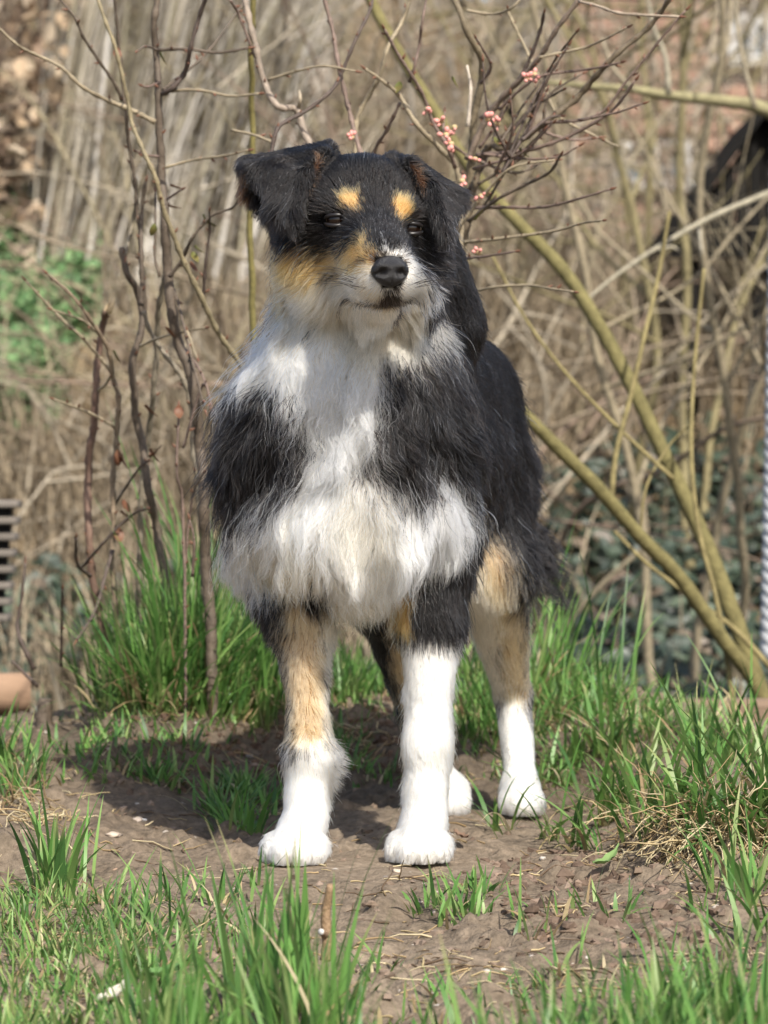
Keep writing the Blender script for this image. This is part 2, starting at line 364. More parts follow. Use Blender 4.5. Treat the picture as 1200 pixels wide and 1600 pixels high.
# black gabled hut
tar_m = mat('tarred_board', (.012, .011, .010), .8, var=.4, scale=12, spec=.12, bump=.4, stretch=(1, 1, .2))
a, b = P(1046, 385, 5.6), P(1192, 190, 5.6); wdt = (b[0] - a[0]) * 2; zg = float(P(1190, 402, 5.6)[2])
hut = empty('garden_hut', (b[0], 5.6, zg), label='low black tarred hut with a steep gable behind branches', cat='hut')
for xx in (-.75, 0.0, .75):
    V, F = box(xx * wdt / 2 - .022, xx * wdt / 2 + .022, .06, .10, float(HT(b[0] + xx * wdt / 2, 5.66)) - zg - .06, -.002); link('post', MB().add(V, F).mesh('post', tar_m, smooth=False), hut)
nbd = 14; bw = wdt / nbd
for i in range(nbd):
    xa = -wdt / 2 + i * bw; f = lambda q: a[2] + (b[2] - a[2]) * (1 - abs(q) / (wdt / 2)) - zg
    x0, x1 = xa + .003, xa + bw - .003; y0 = (i % 2) * .006
    V = np.array([(x0, y0, 0), (x1, y0, 0), (x1, y0, f(x1)), (x0, y0, f(x0)), (x0, y0 + .03, 0), (x1, y0 + .03, 0), (x1, y0 + .03, f(x1)), (x0, y0 + .03, f(x0))])
    link('board', MB().add(V, [(0, 1, 2, 3), (5, 4, 7, 6), (4, 0, 3, 7), (1, 5, 6, 2), (3, 2, 6, 7), (4, 5, 1, 0)]).mesh('board', tar_m, smooth=False), hut)
for s in (1, -1):
    e = np.array([s * (wdt / 2 + .02), 0, a[2] - zg - .02]); r_ = np.array([0, 0, b[2] - zg + .012])
    V = np.array([r_ + [0, -.06, 0], e + [0, -.06, 0], e + [0, .8, 0], r_ + [0, .8, 0]]); V = np.concatenate([V, V + [0, 0, .03]])
    link('roof_panel', MB().add(V, [(0, 1, 2, 3), (7, 6, 5, 4), (0, 4, 5, 1), (1, 5, 6, 2), (2, 6, 7, 3), (3, 7, 4, 0)]).mesh('roof_panel', tar_m, smooth=False), hut)

# ------------------------------------------------------------------ trees and saplings
bark_m = mat('bark', attr='tint', rough=.85, var=.35, scale=55, bump=.5, bscale=160, spec=.2)
OLIVE, TANW, GREYW, PALEW, REDW = (.145, .125, .052), (.27, .225, .15), (.28, .25, .21), (.46, .42, .35), (.13, .070, .048)
def grow(mb, p, d, L, r, depth, rg, col, step=.09, up=.1):
    n = max(3, int(L / step)); pts = [p]; d = nrm(d)
    for i in range(n):
        d = nrm(d + rg.normal(size=3) * .10 + np.array([0, 0, up * .3])); pts.append(pts[-1] + d * L / n)
    mb.add(*tube(pts, np.linspace(r, r * .35, n + 1), 5, step, cap=False), col)
    if depth > 0:
        for k in range(int(2 + L * 3.2)):
            t = .15 + .8 * rg.random(); i = min(int(t * n), n - 1)
            s = nrm(rg.normal(size=3) * [1, 1, .6] + [0, 0, .25]); grow(mb, pts[i], nrm(d * .55 + s * .9), L * (.25 + .3 * rg.random()), r * (1 - .65 * t) * .55, depth - 1, rg, col, step, up)
    return pts
protos = []
for k, c in enumerate((TANW, (.20,.17,.09), GREYW, (.23, .19, .12), (.34, .29, .22))):
    rg_ = np.random.default_rng(100 + k); root = []
    for s in range(3):
        mb = MB(); grow(mb, np.array([rg_.normal() * .07, rg_.normal() * .07, -.05]), np.array([rg_.normal() * .22, rg_.normal() * .15, 1]), 1.7 + .8 * rg_.random(), .006 + .006 * rg_.random(), 2, rg_, c)
        root.append(mb.mesh('stem', bark_m))
    protos.append(root)
SAP = dict(label='thin bare twiggy sapling in the blurred thicket on the bank', cat='sapling', group='bare saplings in the thicket')
spots = []
for i in range(30):
    y = 6.3 + 4.2 * rb.random(); px = 20 + 1180 * ((i * .618) % 1); spots.append((px, y))
spots = [(a, max(b, 7.2) if a < 230 or a > 1030 else b) for a, b in spots] + [(1085, 3.9), (980, 5.0)]
for i, (px, y) in enumerate(spots):
    x = (px - 600) * K * (y + 3.5); s = .75 + .5 * rb.random(); t = empty('sapling', (x, y, float(HT(x, y)) - .02), **SAP)
    t.rotation_euler = (0, 0, 6.28 * rb.random()); t.scale = (s, s, s)
    for me in protos[i % 5]: link('stem', me, t)
# tangles of thin pale twigs hanging in front of the bank: briars, each arching its own way
BRI = dict(label='thin pale arching briar stems tangled in the blurred thicket', cat='briar', group='briars tangled on the bank')
bp_ = []
for k in range(4):
    rg_ = np.random.default_rng(300 + k); mb = MB()
    for s in range(7):
        q = np.array([rg_.normal() * .12, rg_.normal() * .1, -.03]); d = nrm(np.array([rg_.normal() * .8, rg_.normal() * .4, .9])); pts = [q]; L_ = .8 + .9 * rg_.random()
        for i in range(16): d = nrm(d + rg_.normal(size=3) * .13 + [0, 0, -.075]); q = q + d * L_ / 16; pts.append(q)
        c = np.array([(.36, .31, .235), (.26, .21, .15), (.30, .255, .165), (.21, .155, .115)][int(rg_.integers(4))]); mb.add(*tube(pts, np.linspace(.0055, .0015, 17), 5, .05, cap=False), c)
        for i in range(3, 15, 2): grow(mb, pts[i], nrm(rg_.normal(size=3) + [0, 0, .3]), .14 + .22 * rg_.random(), .0026, 1, rg_, c, .05)
    bp_.append(mb.mesh('stem', bark_m))
for i in range(46):
    y = 4.3 + 4.6 * rb.random(); px = 20 + 1200 * ((i * .618 + .31) % 1)
    if px > 860 and y < 5: y += 1.2
    if px < 230: y = 6.9 + rb.random()
    if px > 960: y = max(y, 6.6)
    x = (px - 600) * K * (y + 3.5); t = empty('briar', (x, y, float(HT(x, y)) - .01), **BRI); t.rotation_euler = (0, 0, 6.28 * rb.random()); s = .8 + .5 * rb.random(); t.scale = (s, s, s); link('stem', bp_[i % 4], t)
def trace(pts, y, seed=0, wob=.0):
    """pixel polyline to space; y is one depth, a (start, end) pair or a list"""
    n = len(pts); yy = np.interp(np.linspace(0, 1, n), np.linspace(0, 1, np.size(y)), np.atleast_1d(y)) if np.size(y) > 1 else np.full(n, float(np.atleast_1d(y)[0]))
    rg = np.random.default_rng(seed); yy = yy + wob * (rg.random(n) - .5)
    return np.array([P(q[0], q[1], e) for q, e in zip(pts, yy)])
def limb(name, pts, rpx, y, col, parent, off, seed=0, rough=.06, n=9, step=.03, wob=0.0, m=None):
    c = trace(pts, y, seed, wob); sc = K * (np.mean(y) + 3.5)
    r = np.interp(np.linspace(0, 1, len(c)), np.linspace(0, 1, np.size(rpx)), np.atleast_1d(rpx)) * sc * .82
    V, F = tube(c - off, r, n, step, rough, seed)
    return link(name, MB().add(V, F, col).mesh(name, m or bark_m), parent), c
o = P(1225, 1240, 1.75); hz_t = empty('hazel_tree', o, label='hazel with two smooth olive trunks leaning left across the bank', cat='tree')
limb('trunk', [(1262, 1330), (1210, 1150), (1160, 1000), (1103, 850), (1045, 725), (988, 605), (932, 502), (880, 422), (805, 343), (742, 272), (672, 162), (612, 62), (572, -15), (520, -110)], (19, 17, 15, 14, 13, 12, 11, 10), (1.75, 1.9, 2.1), OLIVE, hz_t, o, 1)
limb('trunk', [(1240, 1290), (1190, 1090), (1130, 1000), (1060, 900), (1003, 842), (943, 772), (880, 708), (812, 640), (760, 590), (690, 510), (600, 400), (520, 290)], (17, 15, 14, 14, 12, 10, 7), (1.75, 1.6, 1.5), OLIVE, hz_t, o, 2)
for pts, r in (([(955, 785), (962, 710), (985, 620), (1008, 520), (1030, 425), (1046, 330)], 6), ([(1160, 1190), (1122, 950), (1092, 830), (1080, 700), (1086, 560), (1100, 420)], 5.5), ([(1052, 748), (980, 682), (892, 592), (822, 500), (770, 400)], 4.5), ([(1210, 1050), (1150, 985), (1090, 940), (1010, 880), (960, 830)], 6), ([(1000, 842), (1010, 760), (1050, 690), (1085, 660)], 3)):
    limb('branch', pts, (r, r * .6), (1.72, 1.8), (.20, .165, .075), hz_t, o, len(pts), wob=.05)
o = P(1300, 900, 3.0); bt = empty('bare_tree', o, label='bare tree beyond the right edge sending two long branches into view', cat='tree')
limb('trunk', [(1330, 1300), (1310, 900), (1320, 500), (1300, 200), (1330, -200)], (45, 38, 30), 3.2, GREYW, bt, o, 3)
limb('branch', [(1308, 230), (1200, 172), (1130, 158), (1050, 150), (990, 140), (930, 135), (850, 128)], (16, 13, 10, 7, 4), (3.2, 3.0), (.24, .215, .12), bt, o, 4)
limb('branch', [(1312, 260), (1200, 302), (1110, 340), (1025, 388), (960, 432), (915, 470)], (7, 5.5, 4, 2.5), (3.2, 2.6), (.29, .26, .19), bt, o, 5)
for pts, r, c in (([(1092, 347), (1094, 372), (1097, 400)], 4, (.42, .38, .30)), ([(1010, 395), (1050, 385), (1062, 392)], 3, (.40, .36, .27)), ([(1045, 148), (1040, 90), (1020, 40), (1010, -20)], 6, (.30, .27, .2)), ([(1180, 170), (1160, 90), (1150, 20), (1152, -30)], 5, (.28, .24, .17)), ([(990, 140), (960, 110), (940, 60)], 5, (.28, .24, .17))):
    limb('branch', pts, (r, r * .6), 2.95, c, bt, o, len(pts))
birch_m = mat('birch_bark', (.62, .57, .50), .7, color2=(.25, .2, .15), scale=6, stretch=(1, 1, .35))
x = P(487, 40, 8.2); bz = float(HT(x[0], 8.2)); bi = empty('birch_tree', (x[0], 8.2, bz), label='pale birch trunk behind the twigs above left ear', cat='tree')
V, F = tube([(0, 0, -.1), (.02, .02, .5), (-.02, 0, 1.2), (-.05, .02, 2.4), (-.02, 0, 4)], [.062, .05, .045, .04, .03], 12, .1, .04); link('trunk', MB().add(V, F).mesh('trunk', birch_m), bi)
mb = MB(); rg_ = np.random.default_rng(77)
for k in range(8): grow(mb, np.array([-.03, 0, 1.9 + .22 * k]), np.array([rg_.normal(), rg_.normal(), .8]), .9, .014, 2, rg_, (.2, .15, .11))
link('crown', mb.mesh('crown', bark_m), bi)
# brown-leaved beech at far left
o = P(10, 330, 6.3); o[2] = float(HT(o[0], 6.3)); be = empty('beech_shrub', o, label='beech shrub still holding crisp brown leaves at far left', cat='shrub')
mb = MB(); rg_ = np.random.default_rng(78); tips = []
for k in range(7): tips += grow(mb, np.array([rg_.normal() * .15, rg_.normal() * .12, -.05]), np.array([rg_.normal() * .35, rg_.normal() * .3, 1]), 1.3, .012, 2, rg_, (.16, .12, .09))
link('stem', mb.mesh('stem', bark_m), be)
n = 1700; tp = np.array(tips)[rg_.integers(len(tips), size=n)] + rg_.normal(size=(n, 3)) * [.16, .14, .12]; tp = tp[(tp[:, 0] < .22)]; n = len(tp)
V, F, C = leafquads(tp, .016 + .02 * rg_.random(n), rg_.normal(size=(n, 3)) + [0, -.5, .4], tints(n, [(.44, .33, .22), (.36, .26, .17), (.55, .45, .33), (.26, .18, .12)], rg_), 6)
c_ = link('crown', mesh_of('crown', V, F, leaf_m, False, C), be); c_['kind'] = 'stuff'

# ------------------------------------------------------------------ small built things at the picture's edges
wood_m = mat('weathered_wood', (.19, .165, .14), .85, var=.35, scale=14, bump=.4, stretch=(.15, 1, 1))
o = P(-30, 960, 2.3); o[2] = float(HT(o[0], 2.3)); sb = empty('slatted_bin', o, label='grey weathered slatted bin cut off by the left edge', cat='compost bin')
for i in range(8):
    x1 = P(28 - i * 3.6, 800, 2.3)[0]; zt = P(0, 782 + 26 * i, 2.3)[2]
    V, F = box(-.50, 0, 0, .07, -.013, 0, .003); V[:, 1] += .012 * i
    link('slat', MB().add(V + [x1 - o[0], 0, zt - o[2]], F).mesh('slat', wood_m, smooth=False), sb)
    if i < 7:
        V, F = box(-.46, -.015, .015, .06, -.0272, -.0132); link('spacer', MB().add(V + [x1 - o[0], .012 * i, zt - o[2]], F).mesh('spacer', tar_m, smooth=False), sb)
zl = P(0, 782 + 26 * 7, 2.3)[2] - o[2]
for xx in (-.42, -.08):
    V, F = box(xx - .02, xx + .02, .03, .06, -.06, zl - .0135); link('leg', MB().add(V + [P(10, 800, 2.3)[0] - o[0], 0, 0], F).mesh('leg', wood_m, smooth=False), sb)
log_m = mat('sawn_log', (.33, .215, .135), .8, color2=(.22, .14, .09), scale=16, bump=.4, stretch=(.2, 1, 1))
a = P(-260, 1090, 1.45); b = P(46, 1080, 1.5); zl = (a[2] + b[2]) / 2; a[2] = b[2] = zl
V, F = tube([a, (a + b) / 2, b], [.030, .031, .030], 14, .05, .03, 4); lo = link('timber_log', MB().add(V - b, F).mesh('timber_log', log_m), loc=b, label='orange-brown log lying behind the mound at the left edge', cat='log')
edge_m = mat('timber_edging', (.24, .165, .11), .85, color2=(.16, .11, .075), scale=20, bump=.4, stretch=(.2, 1, 1))
a = P(1015, 1112, 1.55); b = P(1300, 1100, 1.5)
V, F = box(0, float(np.linalg.norm(b - a)), -.03, .03, -.12, .018, .008); pl = link('edging_board', MB().add(V, F).mesh('edging_board', edge_m, smooth=False), loc=a, label='brown timber edging board behind the grass at lower right', cat='board')
# twisted rope
rope_m = mat('rope_fibre', (.46, .47, .48), .9, var=.2, scale=60, bump=.4)
top = P(1228, -60, 2.45); bot = P(1205, 1030, 2.45); ax = bot - top; L_ = np.linalg.norm(ax); mb = MB(); m = 260
for k in range(3):
    t = np.linspace(0, 1, m); ph_ = t * L_ / .062 * 2 * math.pi + k * 2.094
    c = top + ax * t[:, None] + np.stack([np.cos(ph_), np.sin(ph_), ph_ * 0], 1) * .0075
    mb.add(*tube(c, np.full(m, .0130), 7, .02))
link('rope', mb.mesh('rope', rope_m, off=bot), loc=bot, label='thick pale twisted rope hanging down along the right edge', cat='rope')
# ------------------------------------------------------------------ the dog
def px_r(r, y): return r * K * (y + 3.5)
H0 = np.array([-.27, -.25, -.025]); HS = .0043; HN = (137, 218, 190)
GX = [np.arange(HN[i], dtype=np.float32) * HS + H0[i] for i in range(3)]
FIELD = np.full(HN, 1.0, np.float32)
def sub(lo, hi, mg):
    s = []
    for i in range(3):
        a = int(max(0, math.floor((lo[i] - mg - H0[i]) / HS))); b = int(min(HN[i], math.ceil((hi[i] + mg - H0[i]) / HS) + 1)); s.append(slice(a, max(a + 1, b)))
    return tuple(s), GX[0][s[0]][:, None, None], GX[1][s[1]][None, :, None], GX[2][s[2]][None, None, :]
def blend(s, d, k, cut=False):
    f = FIELD[s]
    if cut:
        h = np.clip(.5 - .5 * (f + d) / k, 0, 1); FIELD[s] = f * (1 - h) - d * h + k * h * (1 - h)
    else:
        h = np.clip(.5 + .5 * (f - d) / k, 0, 1); FIELD[s] = f * (1 - h) + d * h - k * h * (1 - h)
def cone(a, b, ra, rb, k=.02, cut=False):
    a = np.asarray(a, float); b = np.asarray(b, float)
    s, X, Y, Z = sub(np.minimum(a - ra, b - rb), np.maximum(a + ra, b + rb), .03)
    v = b - a; vv = max(v.dot(v), 1e-9)
    t = np.clip(((X - a[0]) * v[0] + (Y - a[1]) * v[1] + (Z - a[2]) * v[2]) / vv, 0, 1)
    d = np.sqrt((X - a[0] - t * v[0]) ** 2 + (Y - a[1] - t * v[1]) ** 2 + (Z - a[2] - t * v[2]) ** 2) - (ra + (rb - ra) * t)
    blend(s, d.astype(np.float32), k, cut)
def ell(c, r, k=.02, cut=False, rot=None):
    c = np.asarray(c, float); r = np.asarray(r, float); m = r.max()
    s, X, Y, Z = sub(c - m, c + m, .03)
    q = np.stack(np.broadcast_arrays(X - c[0], Y - c[1], Z - c[2]), -1)
    if rot is not None: q = q @ np.asarray(rot)
    k0 = np.linalg.norm(q / r, axis=-1); k1 = np.linalg.norm(q / (r * r), axis=-1)
    blend(s, (k0 * (k0 - 1) / np.maximum(k1, 1e-6)).astype(np.float32), k, cut)
def tri(a, b, c, th, k=.006):
    a, b, c = [np.asarray(q, float) for q in (a, b, c)]
    s, X, Y, Z = sub(np.minimum(np.minimum(a, b), c) - th, np.maximum(np.maximum(a, b), c) + th, .02)
    p = np.stack(np.broadcast_arrays(X, Y, Z), -1); n = np.cross(b - a, c - a); n /= np.linalg.norm(n)
    dist = np.full(p.shape[:3], 9.0); ins = np.ones(p.shape[:3], bool)
    for u, v in ((a, b), (b, c), (c, a)):
        e = v - u; w = p - u; t = np.clip(w @ e / e.dot(e), 0, 1)
        dist = np.minimum(dist, np.linalg.norm(w - t[..., None] * e, axis=-1)); ins &= (w @ np.cross(n, e)) >= 0
    dist = np.where(ins, np.abs((p - a) @ n), dist)
    blend(s, (dist - th).astype(np.float32), k)
# trunk
cone(P(565, 420, .03), P(548, 600, .05), .064, .088, .03)            # neck
cone(P(632, 385, .08), P(668, 500, .13), .052, .056, .03)            # nape
cone(P(545, 650, .055), P(548, 790, .045), .098, .093, .04)          # breast
cone(P(582, 700, .12), P(682, 715, .38), .108, .090, .04)            # ribs
cone(P(600, 585, .10), P(712, 612, .42), .066, .064, .04)            # back
ell(P(708, 655, .46), (.068, .085, .074), .04)                       # croup
cone(P(560, 832, .07), P(690, 818, .36), .060, .05, .04)             # belly
# front legs
cone(P(440, 690, .06), P(452, 860, .07), .058, .044, .03); cone(P(447, 850, .07), P(470, 960, .055), .044, .030, .02)
cone(P(470, 960, .055), P(481, 1130, .022), .026, .0155, .02); cone(P(481, 1130, .022), P(478, 1275, -.002), .0185, .0195, .012); ell(P(484, 1178, .010), (.0215, .0225, .024), .012); ell(P(484, 1215, .022), (.012, .012, .012), .01)
cone(P(655, 700, .06), P(668, 850, .07), .056, .046, .03); cone(P(668, 850, .07), P(672, 960, .06), .044, .030, .02)
cone(P(672, 960, .06), P(670, 1130, .036), .029, .0185, .02); cone(P(670, 1130, .036), P(664, 1275, .008), .0195, .0200, .012); ell(P(668, 1165, .024), (.0225, .0235, .025), .012); ell(P(668, 1215, .034), (.012, .012, .012), .01)
# hind legs
cone(P(742, 735, .44), P(764, 890, .37), .062, .044, .03); cone(P(764, 890, .37), P(801, 1085, .50), .038, .0175, .02)
cone(P(802, 1088, .50), P(815, 1240, .45), .0185, .0145, .012)
cone(P(660, 745, .44), P(606, 920, .37), .062, .045, .03); cone(P(606, 920, .37), P(650, 1105, .50), .036, .018, .02)
cone(P(650, 1110, .50), P(697, 1245, .45), .0185, .0145, .012)
def paw(px, py, y, w, yaw=0.0):
    c = P(px, py, y); c[2] = 0
    f = np.array([math.sin(yaw), -math.cos(yaw), 0]); r = np.array([-f[1], f[0], 0])
    cone(c - f * .02 + [0, 0, .022], c + f * .012 + [0, 0, .020], .021, .019, .014)
    for t, (a, b) in enumerate(((-.75, .020), (-.27, .034), (.27, .034), (.75, .021))):
        q = c + r * a * w + f * b
        cone(q - f * .018 + [0, 0, .018], q + [0, 0, .0130], .0112, .0116, .0016)
paw(462, 1322, -.025, .027, -.10); paw(656, 1318, -.012, .026, -.06)
paw(814, 1272, .43, .0165, .05); paw(701, 1276, .43, .0165, -.1)
# tail, hanging behind the croup
cone(P(742, 620, .52), P(785, 760, .57), .022, .016, .02); cone(P(785, 760, .57), P(826, 895, .55), .016, .009, .01)
# head
ell(P(545, 328, -.028), (.050, .058, .052), .02); ell(P(592, 334, -.030), (.050, .058, .051), .02)
cone(P(505, 405, -.02), P(520, 440, -.03), .040, .034, .03); cone(P(638, 415, -.02), P(636, 445, -.03), .038, .032, .03)
cone(P(578, 385, -.072), P(602, 424, -.152), .038, .0265, .025)      # muzzle
cone(P(577, 345, -.078), P(604, 396, -.158), .018, .0145, .02)       # bridge of the nose
ell(P(581, 436, -.137), (.021, .028, .018), .015); ell(P(628, 436, -.137), (.020, .027, .018), .015)   # flews
cone(P(578, 456, -.07), P(602, 470, -.138), .027, .0150, .010)       # lower jaw
ell(P(537, 322, -.078), (.022, .012, .010), .014); ell(P(627, 331, -.078), (.020, .012, .010), .014)   # brows
ell(P(480, 350, -.02), (.030, .034, .034), .02)
# ears: a back sheet up to the fold and a flap that hangs over it
A, B, C, D, T = P(436, 345, -.005), P(518, 268, -.035), P(515, 232, -.028), P(388, 256, .0), P(455, 346, -.092)
tri(A, B, C, .0048); tri(A, C, D, .0048)
Cm = P(507, 240, -.050); Dm = P(392, 266, -.030); M1 = P(470, 275, -.066)
tri(D, C, Cm, .0040); tri(D, Cm, Dm, .0040); tri(Dm, Cm, M1, .0037); tri(Dm, M1, T, .0037); tri(Cm, T, M1, .0037)
tri(Dm, D, P(388, 300, -.012), .004); tri(A, D, P(390, 300, -.008), .0045)
A, B, C, D, T = P(608, 272, -.035), P(678, 355, -.01), P(703, 300, -.005), P(612, 250, -.028), P(695, 368, -.092)
tri(A, B, C, .0048); tri(A, C, D, .0048)
Dm = P(640, 254, -.052); Cm = P(716, 306, -.036); M1 = P(678, 292, -.064)
tri(D, C, Cm, .0040); tri(D, Cm, Dm, .0040); tri(Dm, Cm, M1, .0037); tri(Cm, M1, T, .0037); tri(Dm, M1, T, .0037)
def march(px, py, y0=-.24, y1=.66, out=False):
    """depth of the first skin surface the camera meets at that pixel"""
    for y in np.arange(y0, y1, .002):
        if sample(P(px, py, y)[None])[0] < 0: return y
    return None
def sample(p):
    q = np.clip((p - H0) / HS, 0, np.array(HN) - 1.001); i = q.astype(np.int64); f = (q - i).astype(np.float32)
    x, y, z = i[:, 0], i[:, 1], i[:, 2]; a, b, c = f[:, 0], f[:, 1], f[:, 2]; G = FIELD
    l = lambda dx, dy: G[x + dx, y + dy, z] * (1 - c) + G[x + dx, y + dy, z + 1] * c
    return (l(0, 0) * (1 - b) + l(0, 1) * b) * (1 - a) + (l(1, 0) * (1 - b) + l(1, 1) * b) * a
def grad(p):
    e = HS * .9; g = np.zeros_like(p)
    for k in range(3):
        d = np.zeros(3); d[k] = e; g[:, k] = sample(p + d) - sample(p - d)
    return nrm(g)
# mouth crease, nostril seat, eye sockets
mouth = [(550, 470), (568, 473), (592, 476), (620, 475), (640, 470)]
mp = [P(x, y, march(x, y) + .0005) for x, y in mouth]
for a, b in zip(mp[:-1], mp[1:]): cone(a, b, .0038, .0038, .003, True)
EYES = []
for (x, y) in ((526, 344), (641, 357)):
    d = march(x, y); c = P(x, y, d + .0072); EYES.append(c)
    cone(P(x - 9, y + 1, d - .002), P(x + 9, y + 1, d - .002), .0075, .0075, .006, True)
NOSE = P(609, 424, -.1765)
def surface_nets():
    G = FIELD; neg = G < 0; n = np.array(HN)
    m = np.zeros(n - 1, np.int8)
    for dx in (0, 1):
        for dy in (0, 1):
            for dz in (0, 1): m += neg[dx:n[0] - 1 + dx, dy:n[1] - 1 + dy, dz:n[2] - 1 + dz]
    act = (m > 0) & (m < 8); idx = np.full(act.shape, -1, np.int64); I = np.argwhere(act); idx[act] = np.arange(len(I))
    acc = np.zeros((len(I), 3)); cnt = np.zeros(len(I))
    cor = np.array([(a, b, c) for a in (0, 1) for b in (0, 1) for c in (0, 1)])
    for i in range(8):
        for j in range(i + 1, 8):
            if np.abs(cor[i] - cor[j]).sum() != 1: continue
            a = G[tuple((I + cor[i]).T)]; b = G[tuple((I + cor[j]).T)]; cr = (a < 0) != (b < 0)
            t = np.where(cr, a / np.where(cr, a - b, 1), 0)
            acc += np.where(cr[:, None], cor[i] + (cor[j] - cor[i]) * t[:, None], 0); cnt += cr
    V = (I + acc / cnt[:, None]) * HS + H0; Q = []
    for ax in range(3):
        u, w = (ax + 1) % 3, (ax + 2) % 3
        s0 = [slice(1, -1)] * 3; s0[ax] = slice(0, -1); s1 = list(s0); s1[ax] = slice(1, None)
        a = neg[tuple(s0)]; b = neg[tuple(s1)]
        for flip, msk in ((False, a & ~b), (True, ~a & b)):
            E = np.argwhere(msk); off = np.array([1, 1, 1]); off[ax] = 0; E = E + off
            eu = np.zeros(3, int); eu[u] = 1; ew = np.zeros(3, int); ew[w] = 1
            q = [idx[tuple((E - d).T)] for d in (eu * 0, eu, eu + ew, ew)]
            q = np.stack(q if not flip else q[::-1], 1); Q.append(q)
    return V, np.concatenate(Q)
SV, SF = surface_nets()
SV = SV.astype(float)

# colours: a coat map drawn round the animal
BLACK, TAN, WHITE, CREAM, BROWN, DARK, FAWN = range(7)
PAL = np.array([(.004, .0037, .004), (.50, .26, .085), (.75, .73, .685), (.64, .54, .40), (.085, .040, .020), (.012, .010, .009), (.50, .335, .18)])
def poly_sd(x, y, pts):
    pts = np.asarray(pts, float); d = np.full(x.shape, 1e9); ins = np.zeros(x.shape, bool)
    for (ax, ay), (bx, by) in zip(pts, np.roll(pts, -1, 0)):
        ex, ey = bx - ax, by - ay; t = np.clip(((x - ax) * ex + (y - ay) * ey) / max(ex * ex + ey * ey, 1e-9), 0, 1)
        d = np.minimum(d, np.hypot(x - ax - t * ex, y - ay - t * ey))
        c = ((ay > y) != (by > y)); ins ^= c & (x < (bx - ax) * (y - ay) / np.where(by == ay, 1e-9, by - ay) + ax)
    return np.where(ins, -d, d)
ANY = (-9, 9); FR = (-9, .17); HD = (-9, .06); BK = (.2, 9)
COAT = [  # colour, depth range, softness px, outline
    (WHITE, FR, 22, [(345, 545), (352, 470), (385, 445), (440, 462), (520, 480), (610, 500), (606, 560), (590, 610), (585, 660), (565, 715), (640, 735), (700, 720), (724, 760), (722, 860), (690, 905), (600, 960), (520, 950), (470, 880), (400, 905), (345, 880), (352, 800), (400, 765), (462, 720), (490, 660), (468, 605), (400, 590), (356, 600)]),
    (CREAM, FR, 25, [(385, 800), (470, 770), (500, 840), (470, 900), (400, 890)]), (CREAM, FR, 30, [(545, 740), (600, 750), (600, 830), (550, 830)]),
    (FAWN, FR, 22, [(405, 850), (455, 845), (485, 880), (470, 905), (420, 890)]),
    (CREAM, FR, 20, [(520, 900), (640, 900), (640, 960), (600, 1000), (510, 1000)]),
    (FAWN, FR, 20, [(452, 905), (520, 930), (516, 1000), (512, 1100), (516, 1190), (455, 1178), (444, 1100), (440, 1000)]),
    (BLACK, FR, 8, [(462, 890), (505, 895), (500, 960), (478, 930)]),
    (CREAM, FR, 10, [(495, 940), (530, 940), (525, 1150), (502, 1150)]),
    (WHITE, FR, 24, [(430, 1180), (470, 1155), (530, 1150), (560, 1400), (380, 1400)]),
    (BLACK, FR, 26, [(640, 880), (740, 860), (740, 985), (690, 1000), (650, 990), (655, 930)]),
    (TAN, FR, 8, [(618, 900), (645, 900), (648, 990), (626, 990)]),
    (WHITE, FR, 22, [(610, 985), (665, 1000), (740, 985), (760, 1400), (580, 1400)]),
    (FAWN, BK, 26, [(728, 790), (765, 805), (802, 880), (826, 970), (832, 1060), (826, 1110), (780, 1120), (760, 1000), (720, 900)]),
    (CREAM, BK, 22, [(690, 815), (745, 835), (780, 960), (795, 1090), (740, 1110), (690, 960)]),
    (WHITE, BK, 30, [(770, 1110), (800, 1080), (822, 1095), (860, 1160), (870, 1400), (740, 1400), (640, 1400), (620, 1140)]),
    (FAWN, BK, 14, [(594, 900), (700, 900), (705, 1150), (640, 1150), (606, 1040)]),
    # face
    (CREAM, HD, 12, [(428, 440), (480, 425), (560, 408), (590, 398), (640, 400), (658, 430), (668, 475), (690, 500), (640, 545), (560, 540), (500, 505), (430, 475)]),
    (FAWN, HD, 14, [(428, 415), (445, 372), (480, 388), (510, 396), (545, 388), (566, 372), (584, 385), (580, 408), (556, 420), (515, 428), (470, 446), (435, 445)]),
    (WHITE, HD, 9, [(592, 402), (606, 396), (628, 394), (648, 410), (658, 445), (650, 474), (605, 462), (575, 456), (574, 430)]),
    (WHITE, HD, 4, [(594, 366), (597, 366), (608, 392), (601, 394)]),
    (CREAM, HD, 12, [(520, 480), (655, 478), (650, 530), (600, 560), (540, 550)]),
    (TAN, HD, 14, [(540, 394), (566, 371), (585, 386), (580, 408), (552, 420)]), (TAN, HD, 22, [(438, 372), (478, 390), (520, 398), (500, 418), (462, 428), (436, 425)]), (DARK, HD, 4, [(538, 462), (562, 469), (592, 471), (602, 456), (620, 456), (626, 470), (642, 465), (640, 470), (618, 478), (590, 479), (560, 474)]), (DARK, HD, 2, [(586, 400), (600, 397), (624, 399), (636, 412), (634, 436), (620, 452), (600, 452), (584, 432)]),
    (TAN, HD, 7, [(531, 306), (545, 300), (560, 304), (571, 318), (568, 332), (556, 334), (540, 326)]),
    (TAN, HD, 7, [(613, 318), (622, 309), (634, 312), (645, 326), (640, 334), (624, 344), (613, 334)]),
    (BROWN, ANY, 5, [(366, 262), (380, 256), (388, 280), (392, 318), (378, 318)]),
    (BROWN, ANY, 3, [(499, 234), (504, 234), (494, 275), (484, 292), (491, 268)]),
    (BROWN, ANY, 3, [(641, 256), (647, 255), (660, 280), (667, 298), (662, 298)]),
]
